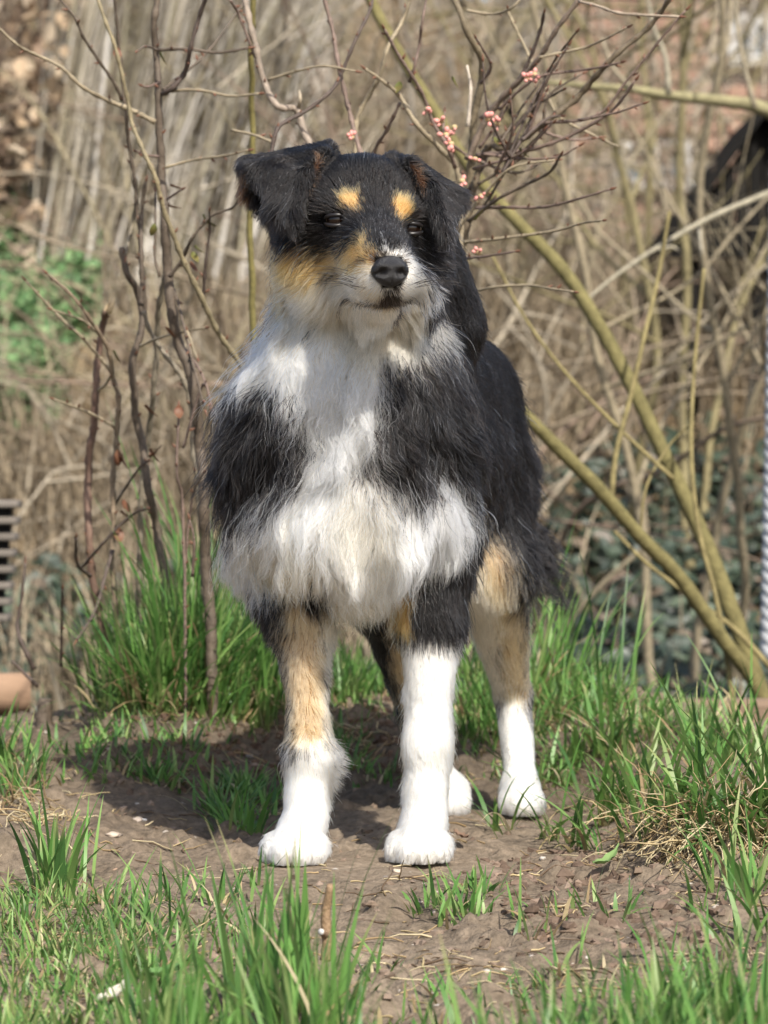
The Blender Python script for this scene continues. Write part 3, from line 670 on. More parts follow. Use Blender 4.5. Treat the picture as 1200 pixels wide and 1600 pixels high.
def coat(p, rnd=None, jit=1.0):
    px, py = to_px(p); n = len(p)
    wob = noise3(p * 55, 3) * 7 + noise3(p * 140, 5) * 5
    col = PAL[np.full(n, BLACK)].copy()
    for c, (a, b), soft, pts in COAT:
        sd = poly_sd(px, py, pts) + wob * min(1, soft / 10)
        if rnd is not None: sd = sd + (rnd - .5) * 2 * soft * jit
        w = (sstep(soft * .35, -soft * .35, sd) if rnd is None else (sd < 0).astype(float)) * ((p[:, 1] > a) & (p[:, 1] < b))
        col = col * (1 - w[:, None]) + PAL[c] * w[:, None]
    return col
# guide table: pixel, (depth or None = nearest skin), length mm, direction (right, down, away), lift, density /cm2, clumping, curl
GT = [
    (605, 385, 0, 4, (-.1, -1, 1), .15, 90, .1, 0), (628, 440, 0, 6, (1, .5, 1), .2, 80, .1, 0), (585, 440, 0, 8, (-1, .5, .8), .2, 80, .2, .1),
    (600, 460, 0, 4, (0, 1, .9), .15, 90, .2, 0), (565, 458, 0, 6, (-1, .6, .9), .15, 80, .3, .1), (632, 456, 0, 5, (.8, .6, .9), .15, 80, .3, .1), (548, 452, 0, 10, (-1, .6, .7), .18, 70, .4, .1), (600, 486, 0, 9, (0, 1, .5), .15, 80, .3, .1), (570, 484, 0, 10, (-.1, 1, .5), .15, 75, .3, .1), (602, 496, 0, 22, (0, 1, .05), .18, 60, .5, .2), (575, 496, 0, 26, (-.1, 1, .05), .18, 60, .5, .2), (632, 484, 0, 18, (.15, 1, .2), .18, 60, .5, .2), (600, 505, 0, 34, (0, 1, .05), .15, 55, .6, .3), (560, 508, 0, 40, (-.15, 1, .05), .15, 55, .6, .3), (640, 500, 0, 40, (.3, 1, .1), .25, 55, .7, .4),
    (590, 360, 0, 6, (-.1, -1, .6), .15, 90, .1, 0), (575, 300, 0, 9, (-.1, -1, .6), .22, 80, .2, 0), (585, 262, 0, 11, (0, -.7, 1), .3, 70, .2, .1),
    (550, 318, 0, 8, (-.5, -1, .3), .35, 90, .2, 0), (628, 327, 0, 8, (.4, -1, .3), .35, 90, .2, 0),
    (500, 330, 0, 14, (-1, -.3, .5), .3, 70, .3, .1), (662, 355, 0, 18, (.9, .5, .6), .35, 60, .6, .2), (525, 375, 0, 10, (-1, .1, .5), .2, 80, .2, 0), (640, 385, 0, 9, (.5, .7, .7), .2, 80, .2, 0),
    (545, 410, 0, 12, (-1, .35, .4), .2, 75, .4, .1), (490, 420, 0, 28, (-1, .55, .4), .28, 60, .6, .2), (450, 440, 0, 40, (-.8, .8, .4), .3, 50, .7, .3), (660, 440, 0, 34, (.8, .8, .4), .35, 50, .7, .3), (530, 450, 0, 26, (-.7, 1, .3), .25, 60, .6, .2),
    (430, 320, 0, 26, (-.5, .8, .3), .25, 55, .3, .1), (455, 335, 0, 16, (.1, 1, 0), .25, 70, .5, .2), (385, 275, 0, 14, (-.3, 1, 0), .25, 70, .4, .2), (450, 285, 0, 10, (-.1, 1, 0), .15, 75, .2, 0), (420, 270, 0, 12, (.2, 1, 0), .18, 75, .2, 0), (690, 320, 0, 9, (.1, 1, 0), .15, 75, .2, 0), (700, 345, 0, 15, (0, 1, 0), .22, 70, .2, 0), (640, 250, 0, 9, (.4, .3, .8), .2, 70, .2, 0), (500, 235, 0, 9, (-.3, .1, .8), .2, 70, .2, 0),
    (395, 480, None, 50, (-.5, 1, .3), .3, 40, .6, .3), (400, 540, 0, 55, (-.4, 1, .2), .25, 40, .6, .35), (470, 520, 0, 52, (-.25, 1, .1), .2, 42, .6, .35), (540, 560, 0, 48, (-.05, 1, 0), .18, 42, .6, .4), (600, 570, 0, 50, (.2, 1, .1), .22, 42, .7, .5), (660, 540, 0, 45, (.5, 1, .3), .25, 42, .6, .4),
    (720, 440, .1, 14, (.2, 1, .4), .15, 60, .2, .1), (720, 500, .15, 18, (.3, 1, .8), .15, 55, .3, .1),
    (400, 640, 0, 52, (-.5, 1, .2), .25, 40, .7, .35), (470, 650, 0, 56, (-.2, 1, 0), .2, 40, .7, .45), (545, 660, 0, 58, (0, 1, 0), .18, 40, .7, .45), (620, 650, 0, 52, (.25, 1, .1), .2, 40, .7, .5), (690, 640, 0, 38, (.5, 1, .5), .18, 42, .5, .3),
    (380, 760, 0, 62, (-.25, 1, .1), .25, 38, .7, .35), (450, 780, 0, 66, (-.15, 1, 0), .25, 40, .75, .4), (545, 790, 0, 70, (0, 1, 0), .28, 40, .75, .4), (630, 790, 0, 66, (.12, 1, 0), .25, 40, .75, .4), (700, 780, 0, 52, (.3, 1, .3), .2, 40, .7, .35),
    (420, 870, 0, 42, (-.1, 1, 0), .2, 40, .7, .3), (545, 880, 0, 44, (0, 1, 0), .25, 40, .75, .3), (670, 880, 0, 34, (.15, 1, .1), .15, 42, .6, .3),
    (460, 930, 0, 24, (0, 1, .1), .15, 50, .5, .2), (675, 930, 0, 24, (.1, 1, .1), .15, 50, .5, .2), (475, 1000, 0, 14, (0, 1, .1), .17, 58, .6, .2), (670, 1000, 0, 15, (0, 1, .1), .17, 58, .6, .2),
    (480, 1100, 0, 13, (.05, 1, .1), .18, 58, .6, .2), (670, 1100, 0, 15, (0, 1, .1), .18, 58, .65, .2), (480, 1190, 0, 15, (.05, 1, .1), .22, 58, .6, .2), (670, 1190, 0, 14, (0, 1, .1), .2, 58, .65, .2),
    (470, 1270, 0, 12, (0, 1, -.3), .18, 75, .4, .1), (660, 1270, 0, 12, (0, 1, -.3), .18, 75, .4, .1), (455, 1330, 0, 8, (-.1, 1, -.8), .16, 80, .6, .1), (652, 1330, 0, 8, (-.1, 1, -.8), .16, 80, .6, .1),
    (483, 1130, .055, 26, (.5, 1, .6), .35, 45, .5, .2), (483, 1000, .09, 30, (.1, 1, .8), .3, 45, .5, .2), (675, 1130, .07, 24, (.3, 1, .8), .35, 45, .5, .2), (675, 1000, .1, 28, (.2, 1, .8), .3, 45, .5, .2), (505, 1190, .03, 28, (.9, .8, .4), .4, 45, .5, .2),
    (750, 600, .3, 14, (.3, .4, 1), .12, 50, .2, .1), (720, 620, .2, 16, (.3, .6, 1), .12, 50, .2, .1), (690, 530, .2, 16, (.3, .2, 1), .15, 50, .2, .1),
    (740, 720, None, 26, (.3, .7, 1), .15, 42, .4, .2), (780, 700, None, 24, (.3, .8, .8), .15, 45, .4, .2), (815, 760, None, 28, (.3, 1, .6), .18, 45, .4, .2), (735, 830, None, 30, (.15, 1, .3), .15, 42, .6, .3),
    (780, 850, None, 26, (.25, 1, .1), .14, 45, .6, .2), (825, 850, None, 32, (.4, 1, .5), .22, 40, .6, .2), (800, 960, None, 20, (.2, 1, .2), .15, 50, .5, .2), (770, 980, None, 14, (.1, 1, .1), .12, 55, .4, .1),
    (825, 930, .50, 34, (.5, 1, .5), .28, 36, .7, .3), (808, 1080, None, 11, (.1, 1, .1), .15, 55, .4, .1), (812, 1180, None, 8, (0, 1, 0), .12, 60, .3, 0), (814, 1255, None, 8, (0, 1, -.5), .2, 70, .3, 0),
    (600, 1000, None, 16, (.2, 1, .1), .15, 50, .4, .1), (712, 1265, .41, 8, (0, 1, -.5), .2, 70, .3, 0), (826, 895, .55, 58, (.8, .45, .2), .38, 34, .75, .5), (778, 740, .57, 36, (.5, 1, .5), .28, 36, .5, .3),
    (345, 700, .15, 45, (-.3, 1, .5), .25, 36, .6, .3), (450, 650, .3, 25, (-.2, .7, 1), .15, 36, .4, .2), (560, 680, .45, 25, (-.2, .9, .8), .15, 36, .4, .2), (600, 900, .2, 30, (0, 1, .5), .2, 30, .5, .2),
]
gp = []; 
for g in GT:
    y = g[2]
    if not y: y = march(g[0], g[1]) or .1
    gp.append(P(g[0], g[1], y))
gp = np.array(gp); gl = np.array([g[3] for g in GT], float) * .001
gd = nrm(np.array([(g[4][0], g[4][2], -g[4][1]) for g in GT], float))
gx = np.array([[g[5], g[6], g[7], g[8]] for g in GT], float)
def groom(p):
    out_l = np.empty(len(p)); out_d = np.empty((len(p), 3)); out_x = np.empty((len(p), 4))
    for s in range(0, len(p), 20000):
        q = p[s:s + 20000]; d2 = ((q[:, None, :] - gp[None]) ** 2).sum(-1)
        m = d2.min(1, keepdims=True); w = np.exp(-(d2 - m) / (.35 * m + .00018)); w /= w.sum(1, keepdims=True)
        out_l[s:s + 20000] = w @ gl; out_d[s:s + 20000] = nrm(w @ gd); out_x[s:s + 20000] = w @ gx
    return out_l, out_d, out_x
skin = mat('dog_skin', attr='tint', rough=.8, spec=.15)
SN = grad(SV)
scol = coat(SV); dskin = scol * np.where(scol[:, :1] > .6, .85, .6)
dog = link('dog', mesh_of('dog', SV, SF, skin, True, dskin), label='shaggy black, white and tan dog standing on the bare earth mound', cat='dog')
# roots
rg = np.random.default_rng(11)
FUR_K = 1.0
Vl, Vd, Vx = groom(SV)
t3 = np.concatenate([SF[:, [0, 1, 2]], SF[:, [0, 2, 3]]]); a, b, c = SV[t3[:, 0]], SV[t3[:, 1]], SV[t3[:, 2]]
area = np.linalg.norm(np.cross(b - a, c - a), axis=1) / 2
want = area * 1e4 * Vx[t3].mean(1)[:, 1] * FUR_K
cen = (a + b + c) / 3
want *= np.where(cen[:, 1] > .3, .75, 1.0)
cnt = np.floor(want + rg.random(len(want))).astype(int)
ti = np.repeat(np.arange(len(t3)), cnt); u = rg.random(len(ti)); v = rg.random(len(ti)); sw = u + v > 1; u[sw] = 1 - u[sw]; v[sw] = 1 - v[sw]
R = a[ti] * (1 - u - v)[:, None] + b[ti] * u[:, None] + c[ti] * v[:, None]
keep = np.ones(len(R), bool)
for e in EYES: keep &= np.linalg.norm((R - e) * [0.62, 1, 1.35], axis=1) > .0100
keep &= np.linalg.norm((R - NOSE) * [1, .6, 1.1], axis=1) > .0172
md = np.full(len(R), 9.)
for a_, b_ in zip(mp[:-1], mp[1:]):
    e_ = b_ - a_; t_ = np.clip((R - a_) @ e_ / e_.dot(e_), 0, 1); md = np.minimum(md, np.linalg.norm(R - a_ - t_[:, None] * e_, axis=1))
keep &= md > .0036; keep &= R[:, 2] > .004
md = md[keep]; R = R[keep]; N_ = grad(R); Ls, Ds, Xs = groom(R); nS = len(R)
rnd = rg.random(nS); FC = coat(R, rnd, .8)
isblack = FC.max(1) < .03
gm = rg.random(nS); pr = noise3(R * 25, 9) * .5 + .5
px_, py_ = to_px(R)
greyish = isblack & (gm < .02 + .10 * pr * ((px_ > 470) & (px_ < 705) & (py_ > 330) & (py_ < 900)))
FC[greyish] = np.array([.22, .215, .22])
iswhite = FC[:, 0] > .66
FC = FC * (1 + (rg.random((nS, 1)) - .5) * np.where(iswhite, .12, .4)[:, None])
warm = iswhite & (rg.random(nS) < .45 * (noise3(R * 18, 21) * .5 + .5)); FC[warm] *= [1, .93, .80]
brownish = isblack & ~greyish & (rg.random(nS) < .3); FC[brownish] *= [2.4, 1.7, 1.3]
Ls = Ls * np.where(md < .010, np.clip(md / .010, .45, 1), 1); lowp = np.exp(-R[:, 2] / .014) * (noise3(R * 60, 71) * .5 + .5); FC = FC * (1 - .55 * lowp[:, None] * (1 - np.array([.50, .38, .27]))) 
Ls = Ls * (.65 + .6 * rg.random(nS)); stray = rg.random(nS) < .03; Ls[stray] *= 1.25
NP = 8
tang = nrm(Ds - N_ * (Ds * N_).sum(1, keepdims=True))
swirl = np.stack([noise3(R * 30, 31), noise3(R * 30, 32), noise3(R * 30, 33)], 1)
tang = nrm(tang + swirl * (.18 + .5 * Xs[:, 3:4]))
lift = np.clip(Xs[:, 0] + (rg.random(nS) - .5) * .12 + stray * .25, .03, .9)[:, None]
d = nrm(tang * (1 - lift) + N_ * lift); pos = R - N_ * .0006
PT = np.empty((nS, NP, 3)); PT[:, 0] = pos; st = Ls / (NP - 1)
ph = rg.random((nS, 3)) * 6.28
for k in range(1, NP):
    pos = pos + d * st[:, None]
    sd = sample(pos); low = .0012 + .00025 * k
    g = grad(pos); push = np.clip(low - sd, 0, .006); pos = pos + g * push[:, None]
    PT[:, k] = pos
    cn = np.stack([noise3(pos * 42 + 5, 41), noise3(pos * 42 + 9, 42), noise3(pos * 42 + 2, 43)], 1)
    sd = sample(pos); dn = (d * g).sum(1, keepdims=True)
    d = d + (Ds * .12 * (1 - .0)) + np.array([0, 0, -1]) * np.clip(st * 16, 0, .22)[:, None] + cn * (.05 + .62 * Xs[:, 3:4])
    d = np.where(((sd < .004)[:, None]) & (dn < 0), d - g * dn * .9, d); d = nrm(d)
# wavy locks in the long fur
wav = sstep(.026, .045, Ls) * (.4 + .9 * Xs[:, 3]); lam = .030 + .012 * noise3(R * 15, 61); phs = noise3(R * 26, 62) * 9
sdv = nrm(np.cross(nrm(PT[:, -1] - PT[:, 0]), N_)); sl_ = np.linspace(0, 1, NP)[None] * Ls[:, None]
PT += sdv[:, None] * ((np.sin(6.283 * sl_ / lam[:, None] + phs[:, None]) - np.sin(phs)[:, None]) * .0052 * wav[:, None] * np.linspace(0, 1, NP)[None] ** .7)[..., None]
PT += N_[:, None] * ((np.sin(6.283 * sl_ / (lam[:, None] * 1.3) + phs[:, None] * 1.7) + .6) * .0022 * wav[:, None] * np.linspace(0, 1, NP)[None])[..., None]
# clumping
gi = np.flatnonzero(rg.random(nS) < .045); kd = kdtree.KDTree(len(gi))
for i, q in enumerate(R[gi]): kd.insert(q, i)
kd.balance()
own = np.array([kd.find(q)[1] for q in R]); G_ = gi[own]
cl = (Xs[:, 2] * (.45 + .75 * rg.random(nS)))[:, None] * (np.linspace(0, 1, NP) ** 1.3)[None] * (~stray)[:, None]
cl *= (np.linalg.norm(R - R[G_], axis=1) < .02)[:, None]
cl = np.clip(cl, 0, .92)
sc_ = (Ls / Ls[G_])[:, None, None]
tgt = R[G_][:, None] + (PT[G_] - PT[G_][:, :1]) * np.clip(sc_, .5, 1.3)
PT = PT * (1 - cl[..., None]) + tgt * cl[..., None]
fz = (rg.random((nS, NP, 3)) - .5) * (.0016 * np.linspace(0, 1, NP))[None, :, None] * np.clip(Ls / .03, .3, 1.6)[:, None, None]
PT += fz
PT[:, 1:, 2] = np.maximum(PT[:, 1:, 2], .0015)
hc = bpy.data.hair_curves.new('fur'); hc.add_curves([NP] * nS)
hc.attributes['position'].data.foreach_set('vector', PT.astype(np.float32).ravel())
rad = (np.array([.9, 1, 1, .95, .85, .7, .5, .18])[None] * np.where(Ls > .025, .00025, .00020)[:, None] * (.75 + .5 * rg.random(nS))[:, None])
at = hc.attributes.get('radius') or hc.attributes.new('radius', 'FLOAT', 'POINT'); at.data.foreach_set('value', rad.astype(np.float32).ravel())
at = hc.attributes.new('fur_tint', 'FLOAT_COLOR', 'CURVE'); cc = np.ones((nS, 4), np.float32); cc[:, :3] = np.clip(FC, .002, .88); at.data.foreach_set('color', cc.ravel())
fm = bpy.data.materials.new('fur'); fm.use_nodes = True; N, L = nodes_of(fm); N.remove(N['Principled BSDF'])
hb = N.new('ShaderNodeBsdfHairPrincipled'); hb.parametrization = 'COLOR'; at = N.new('ShaderNodeAttribute'); at.attribute_name = 'fur_tint'
L.new(at.outputs['Color'], hb.inputs['Color']); L.new(hb.outputs[0], N['Material Output'].inputs[0])
hb.inputs['IOR'].default_value = 1.40; hb.inputs['Roughness'].default_value = .40; hb.inputs['Radial Roughness'].default_value = .6; hb.inputs['Random Roughness'].default_value = .2
hc.materials.append(fm)
fur = link('fur', hc, dog); print('strands', nS)
# eyes
em = mat('eye_gloss', (.008, .004, .0025), .05, spec=.42, coat=0.0)
lm = mat('eyelid_skin', (.012, .010, .010), .35, spec=.4)
for e in EYES:
    V, F = ball((0, 0, 0), .0113, 24, 16); eo = link('eye', mesh_of('eye', V, F, em), dog, loc=e)
    for s in (1, -1):
        arc = [e + np.array([math.sin(t) * .0125, -.0113 * math.cos(t) * math.cos(.35) - .0006, s * .0052 * math.cos(t) ** .7 - .0008]) for t in np.linspace(-1.25, 1.25, 9)]
        V, F = tube(np.array(arc) - e, [.0010, .0018, .0021, .0023, .0024, .0023, .0021, .0018, .0010], 7, .003)
        link('eyelid', mesh_of('eyelid', V, F, lm), eo)
# nose leather with nostrils
V, F = ball((0, 0, 0), 1, 48, 32)
x, y, z = V.T
w = 1 - .22 * np.clip(-z, 0, 1) ** 1.2 - .06 * np.clip(z, 0, 1)
Vn = np.stack([x * .0185 * w, y * .0125 - .0018 * np.clip(z, 0, 1), z * .0150], 1)
front = np.clip(-y, 0, 1)
for s in (1, -1):
    dx = (x - s * .46); dz = z + .10
    hole = np.exp(-((dx / .21) ** 2 + (dz / .24) ** 2)); slit = np.exp(-(((x - s * .80) / .20) ** 2 + ((z + .22) / .11) ** 2))
    Vn[:, 1] += (hole * .0062 + slit * .0035) * (front > .02)
    Vn[:, 1] -= np.exp(-(((x - s * .5) / .4) ** 2 + ((z - .35) / .25) ** 2)) * .0016
Vn[:, 1] += np.exp(-(x / .07) ** 2) * np.clip(-z + .15, 0, 1) * .0028 * front
Vn = Vn @ np.array([[math.cos(.20), math.sin(.20), 0], [-math.sin(.20), math.cos(.20), 0], [0, 0, 1]]) 
nm = mat('nose_leather', (.012, .011, .012), .34, bump=.55, bscale=900, spec=.5)
link('nose', mesh_of('nose', Vn, F, nm), dog, loc=NOSE)

# whiskers
wm = mat('whisker_hair', (.03, .025, .02), .4, spec=.4); rw = np.random.default_rng(55)
for k in range(22):
    a, b = (548 + 30 * rw.random(), 420 + 36 * rw.random()) if k < 14 else (634 + 14 * rw.random(), 430 + 28 * rw.random())
    q = P(a, b, march(a, b) + .001); s_ = -1 if k < 14 else 1; L_ = .035 + .03 * rw.random(); d0 = nrm(np.array([s_ * .8, -.35, .12 + .25 * rw.random()]))
    V, F = tube([q, q + d0 * L_ * .35, q + d0 * L_ * .7 + [s_ * .002, .004, -.003], q + d0 * L_ + [s_ * .004, .012, -.010]], [.00026, .00022, .00016, .00006], 4, .01); link('whisker', MB().add(V - q, F).mesh('whisker', wm), dog, loc=q)
# ------------------------------------------------------------------ flowering quince round the dog: every stem traced, with its buds
twig_m = mat('twig_bark', attr='tint', rough=.6, var=.3, scale=120, bump=.4, bscale=400, spec=.35)
bud_m = mat('leaf_bud', (.19, .080, .050), .5, color2=(.12, .07, .04), scale=200)
green_m = mat('young_leaf', (.13, .20, .05), .5, color2=(.22, .10, .05), scale=60, trans=.3)
red_m = mat('red_leaf', (.17, .06, .035), .5, color2=(.22, .12, .06), scale=60, trans=.3)
pink_m = mat('flower_bud', (.62, .20, .19), .45, color2=(.66, .38, .30), scale=120, spec=.4)
grn_m = mat('bud_sepal', (.34, .36, .14), .5, color2=(.5, .32, .2), scale=150)
pale_m = mat('split_wood', (.66, .52, .33), .8, color2=(.5, .38, .22), scale=200)
V, F = tube([(0, 0, -.0005), (.0003, 0, .002), (.0007, 0, .0045), (.0006, .0003, .0085)], [.0009, .0019, .0016, .0003], 7, .002); bud_me = MB().add(V, F).mesh('bud', bud_m)
def leaf_mesh(nm, m, L=.016, w=.0055):
    t = np.linspace(0, 1, 6); mb = MB(); V = []
    for s in t: V += [(-w * math.sin(math.pi * (.06 + .9 * s)), .0022 + .004 * s * s - .002 * s, L * s), (0, .004 * s * s, L * s), (w * math.sin(math.pi * (.06 + .9 * s)), .0022 + .004 * s * s - .002 * s, L * s)]
    F = []
    for i in range(5): F += [(3 * i, 3 * i + 1, 3 * i + 4, 3 * i + 3), (3 * i + 1, 3 * i + 2, 3 * i + 5, 3 * i + 4)]
    V = np.array(V); n = len(V); V2 = V + [0, .0004, 0]
    return mb.add(np.concatenate([V, V2]), F + [tuple(n + i for i in f[::-1]) for f in F]).mesh(nm, m)
leaf_g, leaf_r = leaf_mesh('leaf', green_m), leaf_mesh('leaf', red_m)
fb = MB().add(*ball((0, 0, .003), (.0031, .0030, .0036), 10, 8)); flower_me = fb.mesh('flower_bud', pink_m); sep_me = MB().add(*ball((0, 0, .0006), (.0024, .0024, .002), 8, 6)).mesh('sepal', grn_m)
rs = np.random.default_rng(21)
def orient(o, d, roll=0):
    o.rotation_mode = 'QUATERNION'; o.rotation_quaternion = Vector(d).to_track_quat('Z', 'Y')
def stem(par, off, pts, rpx, y, col, buds=34, seed=0, ground_=False, wob=.02, rough=.10, skip=0.0):
    c = trace(pts, y, seed, wob)
    if ground_: c = np.concatenate([[np.array([c[0][0], c[0][1], float(HT(c[0][0], c[0][1])) - .02])], c])
    r = np.interp(np.linspace(0, 1, len(c)), np.linspace(0, 1, np.size(rpx)), np.atleast_1d(rpx)) * K * (np.mean(y) + 3.5) * .86
    cs, rr = spline(c, r, .012); rg = np.random.default_rng(seed + 500)
    jit = np.stack([noise2(np.arange(len(cs)) * .35, np.full(len(cs), seed + k * 7.7), 5) for k in range(3)], 1); cs = cs + jit * np.clip(rr, 0, .0035)[:, None] * .40
    node = np.zeros(len(cs))
    if buds: node[::max(2, int(buds * K * 3.9 / .012))] = 1
    rr = rr * (1 + .32 * node * (rr < .0035) + .12 * node)
    V, F = tube(cs, rr, 8, .009, rough * .6, seed)
    shade = (.8 + .4 * (noise3(V * 60, 3) * .5 + .5))[:, None]
    so_ = link('stem', MB().add(V - off, F, np.asarray(col) * shade).mesh('stem', twig_m), par)
    if buds:
        for i in np.flatnonzero(node)[1:]:
            if i >= len(cs) - 1 or rr[i] > .0058 or rg.random() < .25 + skip: continue
            T = nrm(cs[min(i + 1, len(cs) - 1)] - cs[i - 1]); s = nrm(np.cross(T, rg.normal(size=3))); d = nrm(T * .9 + s)
            b = link('bud', bud_me, so_, loc=cs[i] + s * rr[i] * .8 - off); orient(b, d); k = .35 + .6 * rg.random(); b.scale = (k, k, k)
        if rr[-1] < .0022: b = link('bud', bud_me, so_, loc=cs[-1] - off); orient(b, cs[-1] - cs[-2]); b.scale = (.9, .9, 1.1)
    return so_, cs
def leaves(so_, off, lst, me, y, sc=1.0):
    for (a, b, dx, dy) in lst:
        l = link('leaf', me, so_, loc=P(a, b, y) - off); orient(l, (dx, (rs.random() - .6) * .7, -dy)); l.scale = (sc, sc, sc)
BR, GB, LB, DK, RB = (.105, .080, .058), (.19, .16, .115), (.27, .22, .145), (.085, .062, .050), (.17, .12, .095)
# ---- left shrub
o = P(300, 1085, .8); o[2] = float(HT(o[0], o[1])); qs = empty('quince_shrub', o, label='many-stemmed budding shrub in the grass left of the dog', cat='shrub')
S1, c1 = stem(qs, o, [(332, 1040), (322, 880), (318, 784), (314, 703), (305, 622), (294, 569), (280, 537), (268, 490), (261, 420), (257, 350), (254, 280), (248, 210), (248, 150), (245, 87), (241, 35), (247, -20)], (10.5, 10, 9.5, 9, 7.6, 6, 4.8), (.72, .66), BR, 40, 1, True)
L1 = [([(248, 150), (266, 141), (288, 118), (297, 75), (310, 30), (326, -15)], (4.5, 3), (.67, .60), DK), ([(242, 191), (205, 172), (170, 158), (130, 137), (95, 105), (60, 87), (30, 72), (-6, 40)], (4.2, 1.8), (.67, .55), LB), ([(258, 262), (300, 250), (350, 243), (388, 235)], (2.4, 1.6), (.67, .6), LB), ([(268, 142), (310, 141), (360, 150), (405, 146)], (2.8, 1.7), (.65, .6), LB), ([(248, 78), (290, 77), (340, 82), (388, 75)], (2.7, 2), (.66, .62), BR), ([(254, 140), (310, 95), (345, 55), (380, 6)], (2.4, 1.7), (.66, .75), BR), ([(246, 78), (228, 72), (214, 80)], (2.2, 1.5), (.66, .6), BR), ([(250, 128), (232, 136), (222, 134)], (2, 1.5), (.66, .62), RB),
      ([(248, 245), (230, 242), (212, 236)], (2.2, 1.5), (.66, .62), RB), ([(262, 310), (284, 296)], (2, 1.5), (.66, .62), RB), ([(266, 432), (285, 405), (300, 372), (330, 338), (362, 325), (379, 306)], (3, 1.7), (.68, .6), BR), ([(318, 479), (320, 420), (328, 360), (327, 330)], (2.6, 1.5), (.66, .6), DK), ([(250, 432), (242, 400), (242, 350), (243, 300)], (2.4, 1.6), (.68, .7), BR)]
for k, (a, r, y, c) in enumerate(L1): stem(qs, o, a, r, y, c, 26, 10 + k)
s2, _ = stem(qs, o, [(262, 1040), (256, 898), (244, 825), (233, 764), (225, 703), (215, 662), (208, 601), (209, 553), (218, 525), (222, 480), (212, 448), (199, 427), (195, 405), (190, 385)], (7.5, 7, 6.5, 6, 4.8), (.86, .8), BR, 44, 2, True)
stem(qs, o, [(221, 478), (222, 400), (221, 330), (228, 284)], (4, 2.6), (.8, .78), BR, 30, 3)
stem(qs, o, [(215, 1040), (221, 792), (231, 691), (240, 606), (246, 532), (249, 472), (256, 434), (262, 415)], (4.8, 4.2, 3.6), (.95, .74), GB, 40, 4, True)
stem(qs, o, [(470, 1060), (440, 800), (390, 600), (343, 525), (315, 465), (290, 413), (259, 339), (241, 273), (227, 241), (206, 189), (191, 119), (177, 63), (157, 10), (145, -25)], (5, 4.6, 4.2, 3.6, 3, 2.6), (.75, .60, .6), (.22, .18, .105), 38, 5, True)
stem(qs, o, [(228, 500), (214, 320), (203, 231), (196, 168), (185, 63), (176, -20)], (3.4, 2.3), (.82, .72), BR, 32, 6)
stem(qs, o, [(191, 156), (182, 136), (157, 98), (129, 56), (115, 25), (88, -8)], (2.8, 1.8), (.76, .68), BR, 26, 7)
stem(qs, o, [(213, 312), (206, 350), (196, 400)], (2.6, 2.2), (.8, .8), GB, 30, 8)
s9, _ = stem(qs, o, [(322, 1060), (313, 792), (303, 703), (298, 630), (284, 589), (252, 545), (232, 510), (226, 486)], (4.8, 4.2, 3), (.78, .74), GB, 36, 9, True)
s10, _ = stem(qs, o, [(290, 1050), (286, 800), (276, 740), (279, 638)], (2.6, 2.0), (.7, .66), RB, 40, 30, True)
for k, (a, r, y, c) in enumerate([([(286, 700), (318, 600), (330, 640), (332, 645)], (2, 1.5), (.7, .62), RB), ([(290, 545), (318, 590), (333, 640)], (2.2, 1.5), (.7, .6), RB), ([(218, 540), (250, 528), (290, 518), (320, 512)], (2.2, 1.4), (.74, .66), LB), ([(285, 500), (297, 530), (308, 560)], (2.0, 1.5), (.68, .62), LB), ([(272, 452), (285, 500), (300, 560), (320, 640)], (2.4, 1.6), (.7, .6), BR), ([(172, 800), (215, 735), (232, 720)], (2, 1.5), (.9, .8), DK), ([(125, 890), (160, 850), (205, 805), (230, 795)], (2.2, 1.8), (.9, .8), DK), ([(300, 900), (304, 850), (296, 812)], (2.4, 1.6), (.62, .6), RB), ([(290, 880), (300, 780), (318, 740)], (2, 1.5), (.7, .64), RB)]): stem(qs, o, a, r, y, c, 24, 50 + k)
leaves(s2, o, [(225, 634, .6, .8), (232, 702, .5, 1), (234, 716, .9, -.6)], leaf_r, .80, 1.35); leaves(s10, o, [(279, 634, .05, 1)], leaf_r, .66, 1.1)
leaves(S1, o, [(316, 335, .3, 1), (320, 345, .7, .6), (302, 385, .8, .8), (300, 394, .3, .9), (243, 350, -.2, 1), (248, 82, .3, .9)], leaf_g, .64, 1.0); leaves(S1, o, [(296, 410, .4, .8), (262, 322, .7, .3), (258, 512, .5, .8), (182, 75, .1, 1), (265, 290, .8, .4)], leaf_r, .66, 1.0)
# ---- broken and young stems at far left
o = P(168, 1075, .95); o[2] = float(HT(o[0], o[1])); q2 = empty('broken_shrub', o, label='small shrub with a snapped pale-tipped stem at far left', cat='shrub')
s7, c7 = stem(q2, o, [(168, 1040), (146, 906), (140, 837), (138, 752), (144, 683), (150, 622), (154, 553), (160, 510), (166, 484)], (7.2, 6.8, 6.2, 5.6), (.95, .9), (.14, .085, .06), 46, 60, True, rough=.3)
mb = MB()
for k in range(6):
    b = P(162 + k * 1.9, 490, .9) + [0, (k % 3 - 1) * .0016, 0]; mb.add(*tube([b, b + [.004, 0, .009], b + [.006 + .002 * rs.random(), 0, .014 + .009 * rs.random()]], [.0022, .0016, .0003], 5, .01))
link('splinter', mb.mesh('splinter', pale_m, off=o), s7)
s8, _ = stem(q2, o, [(188, 1040), (177, 906), (177, 764), (183, 683), (185, 622), (177, 593), (171, 556), (157, 525), (115, 465), (74, 428)], (4.8, 4.2, 3.6, 2), (.9, .86, .78), (.2, .15, .1), 40, 61, True)
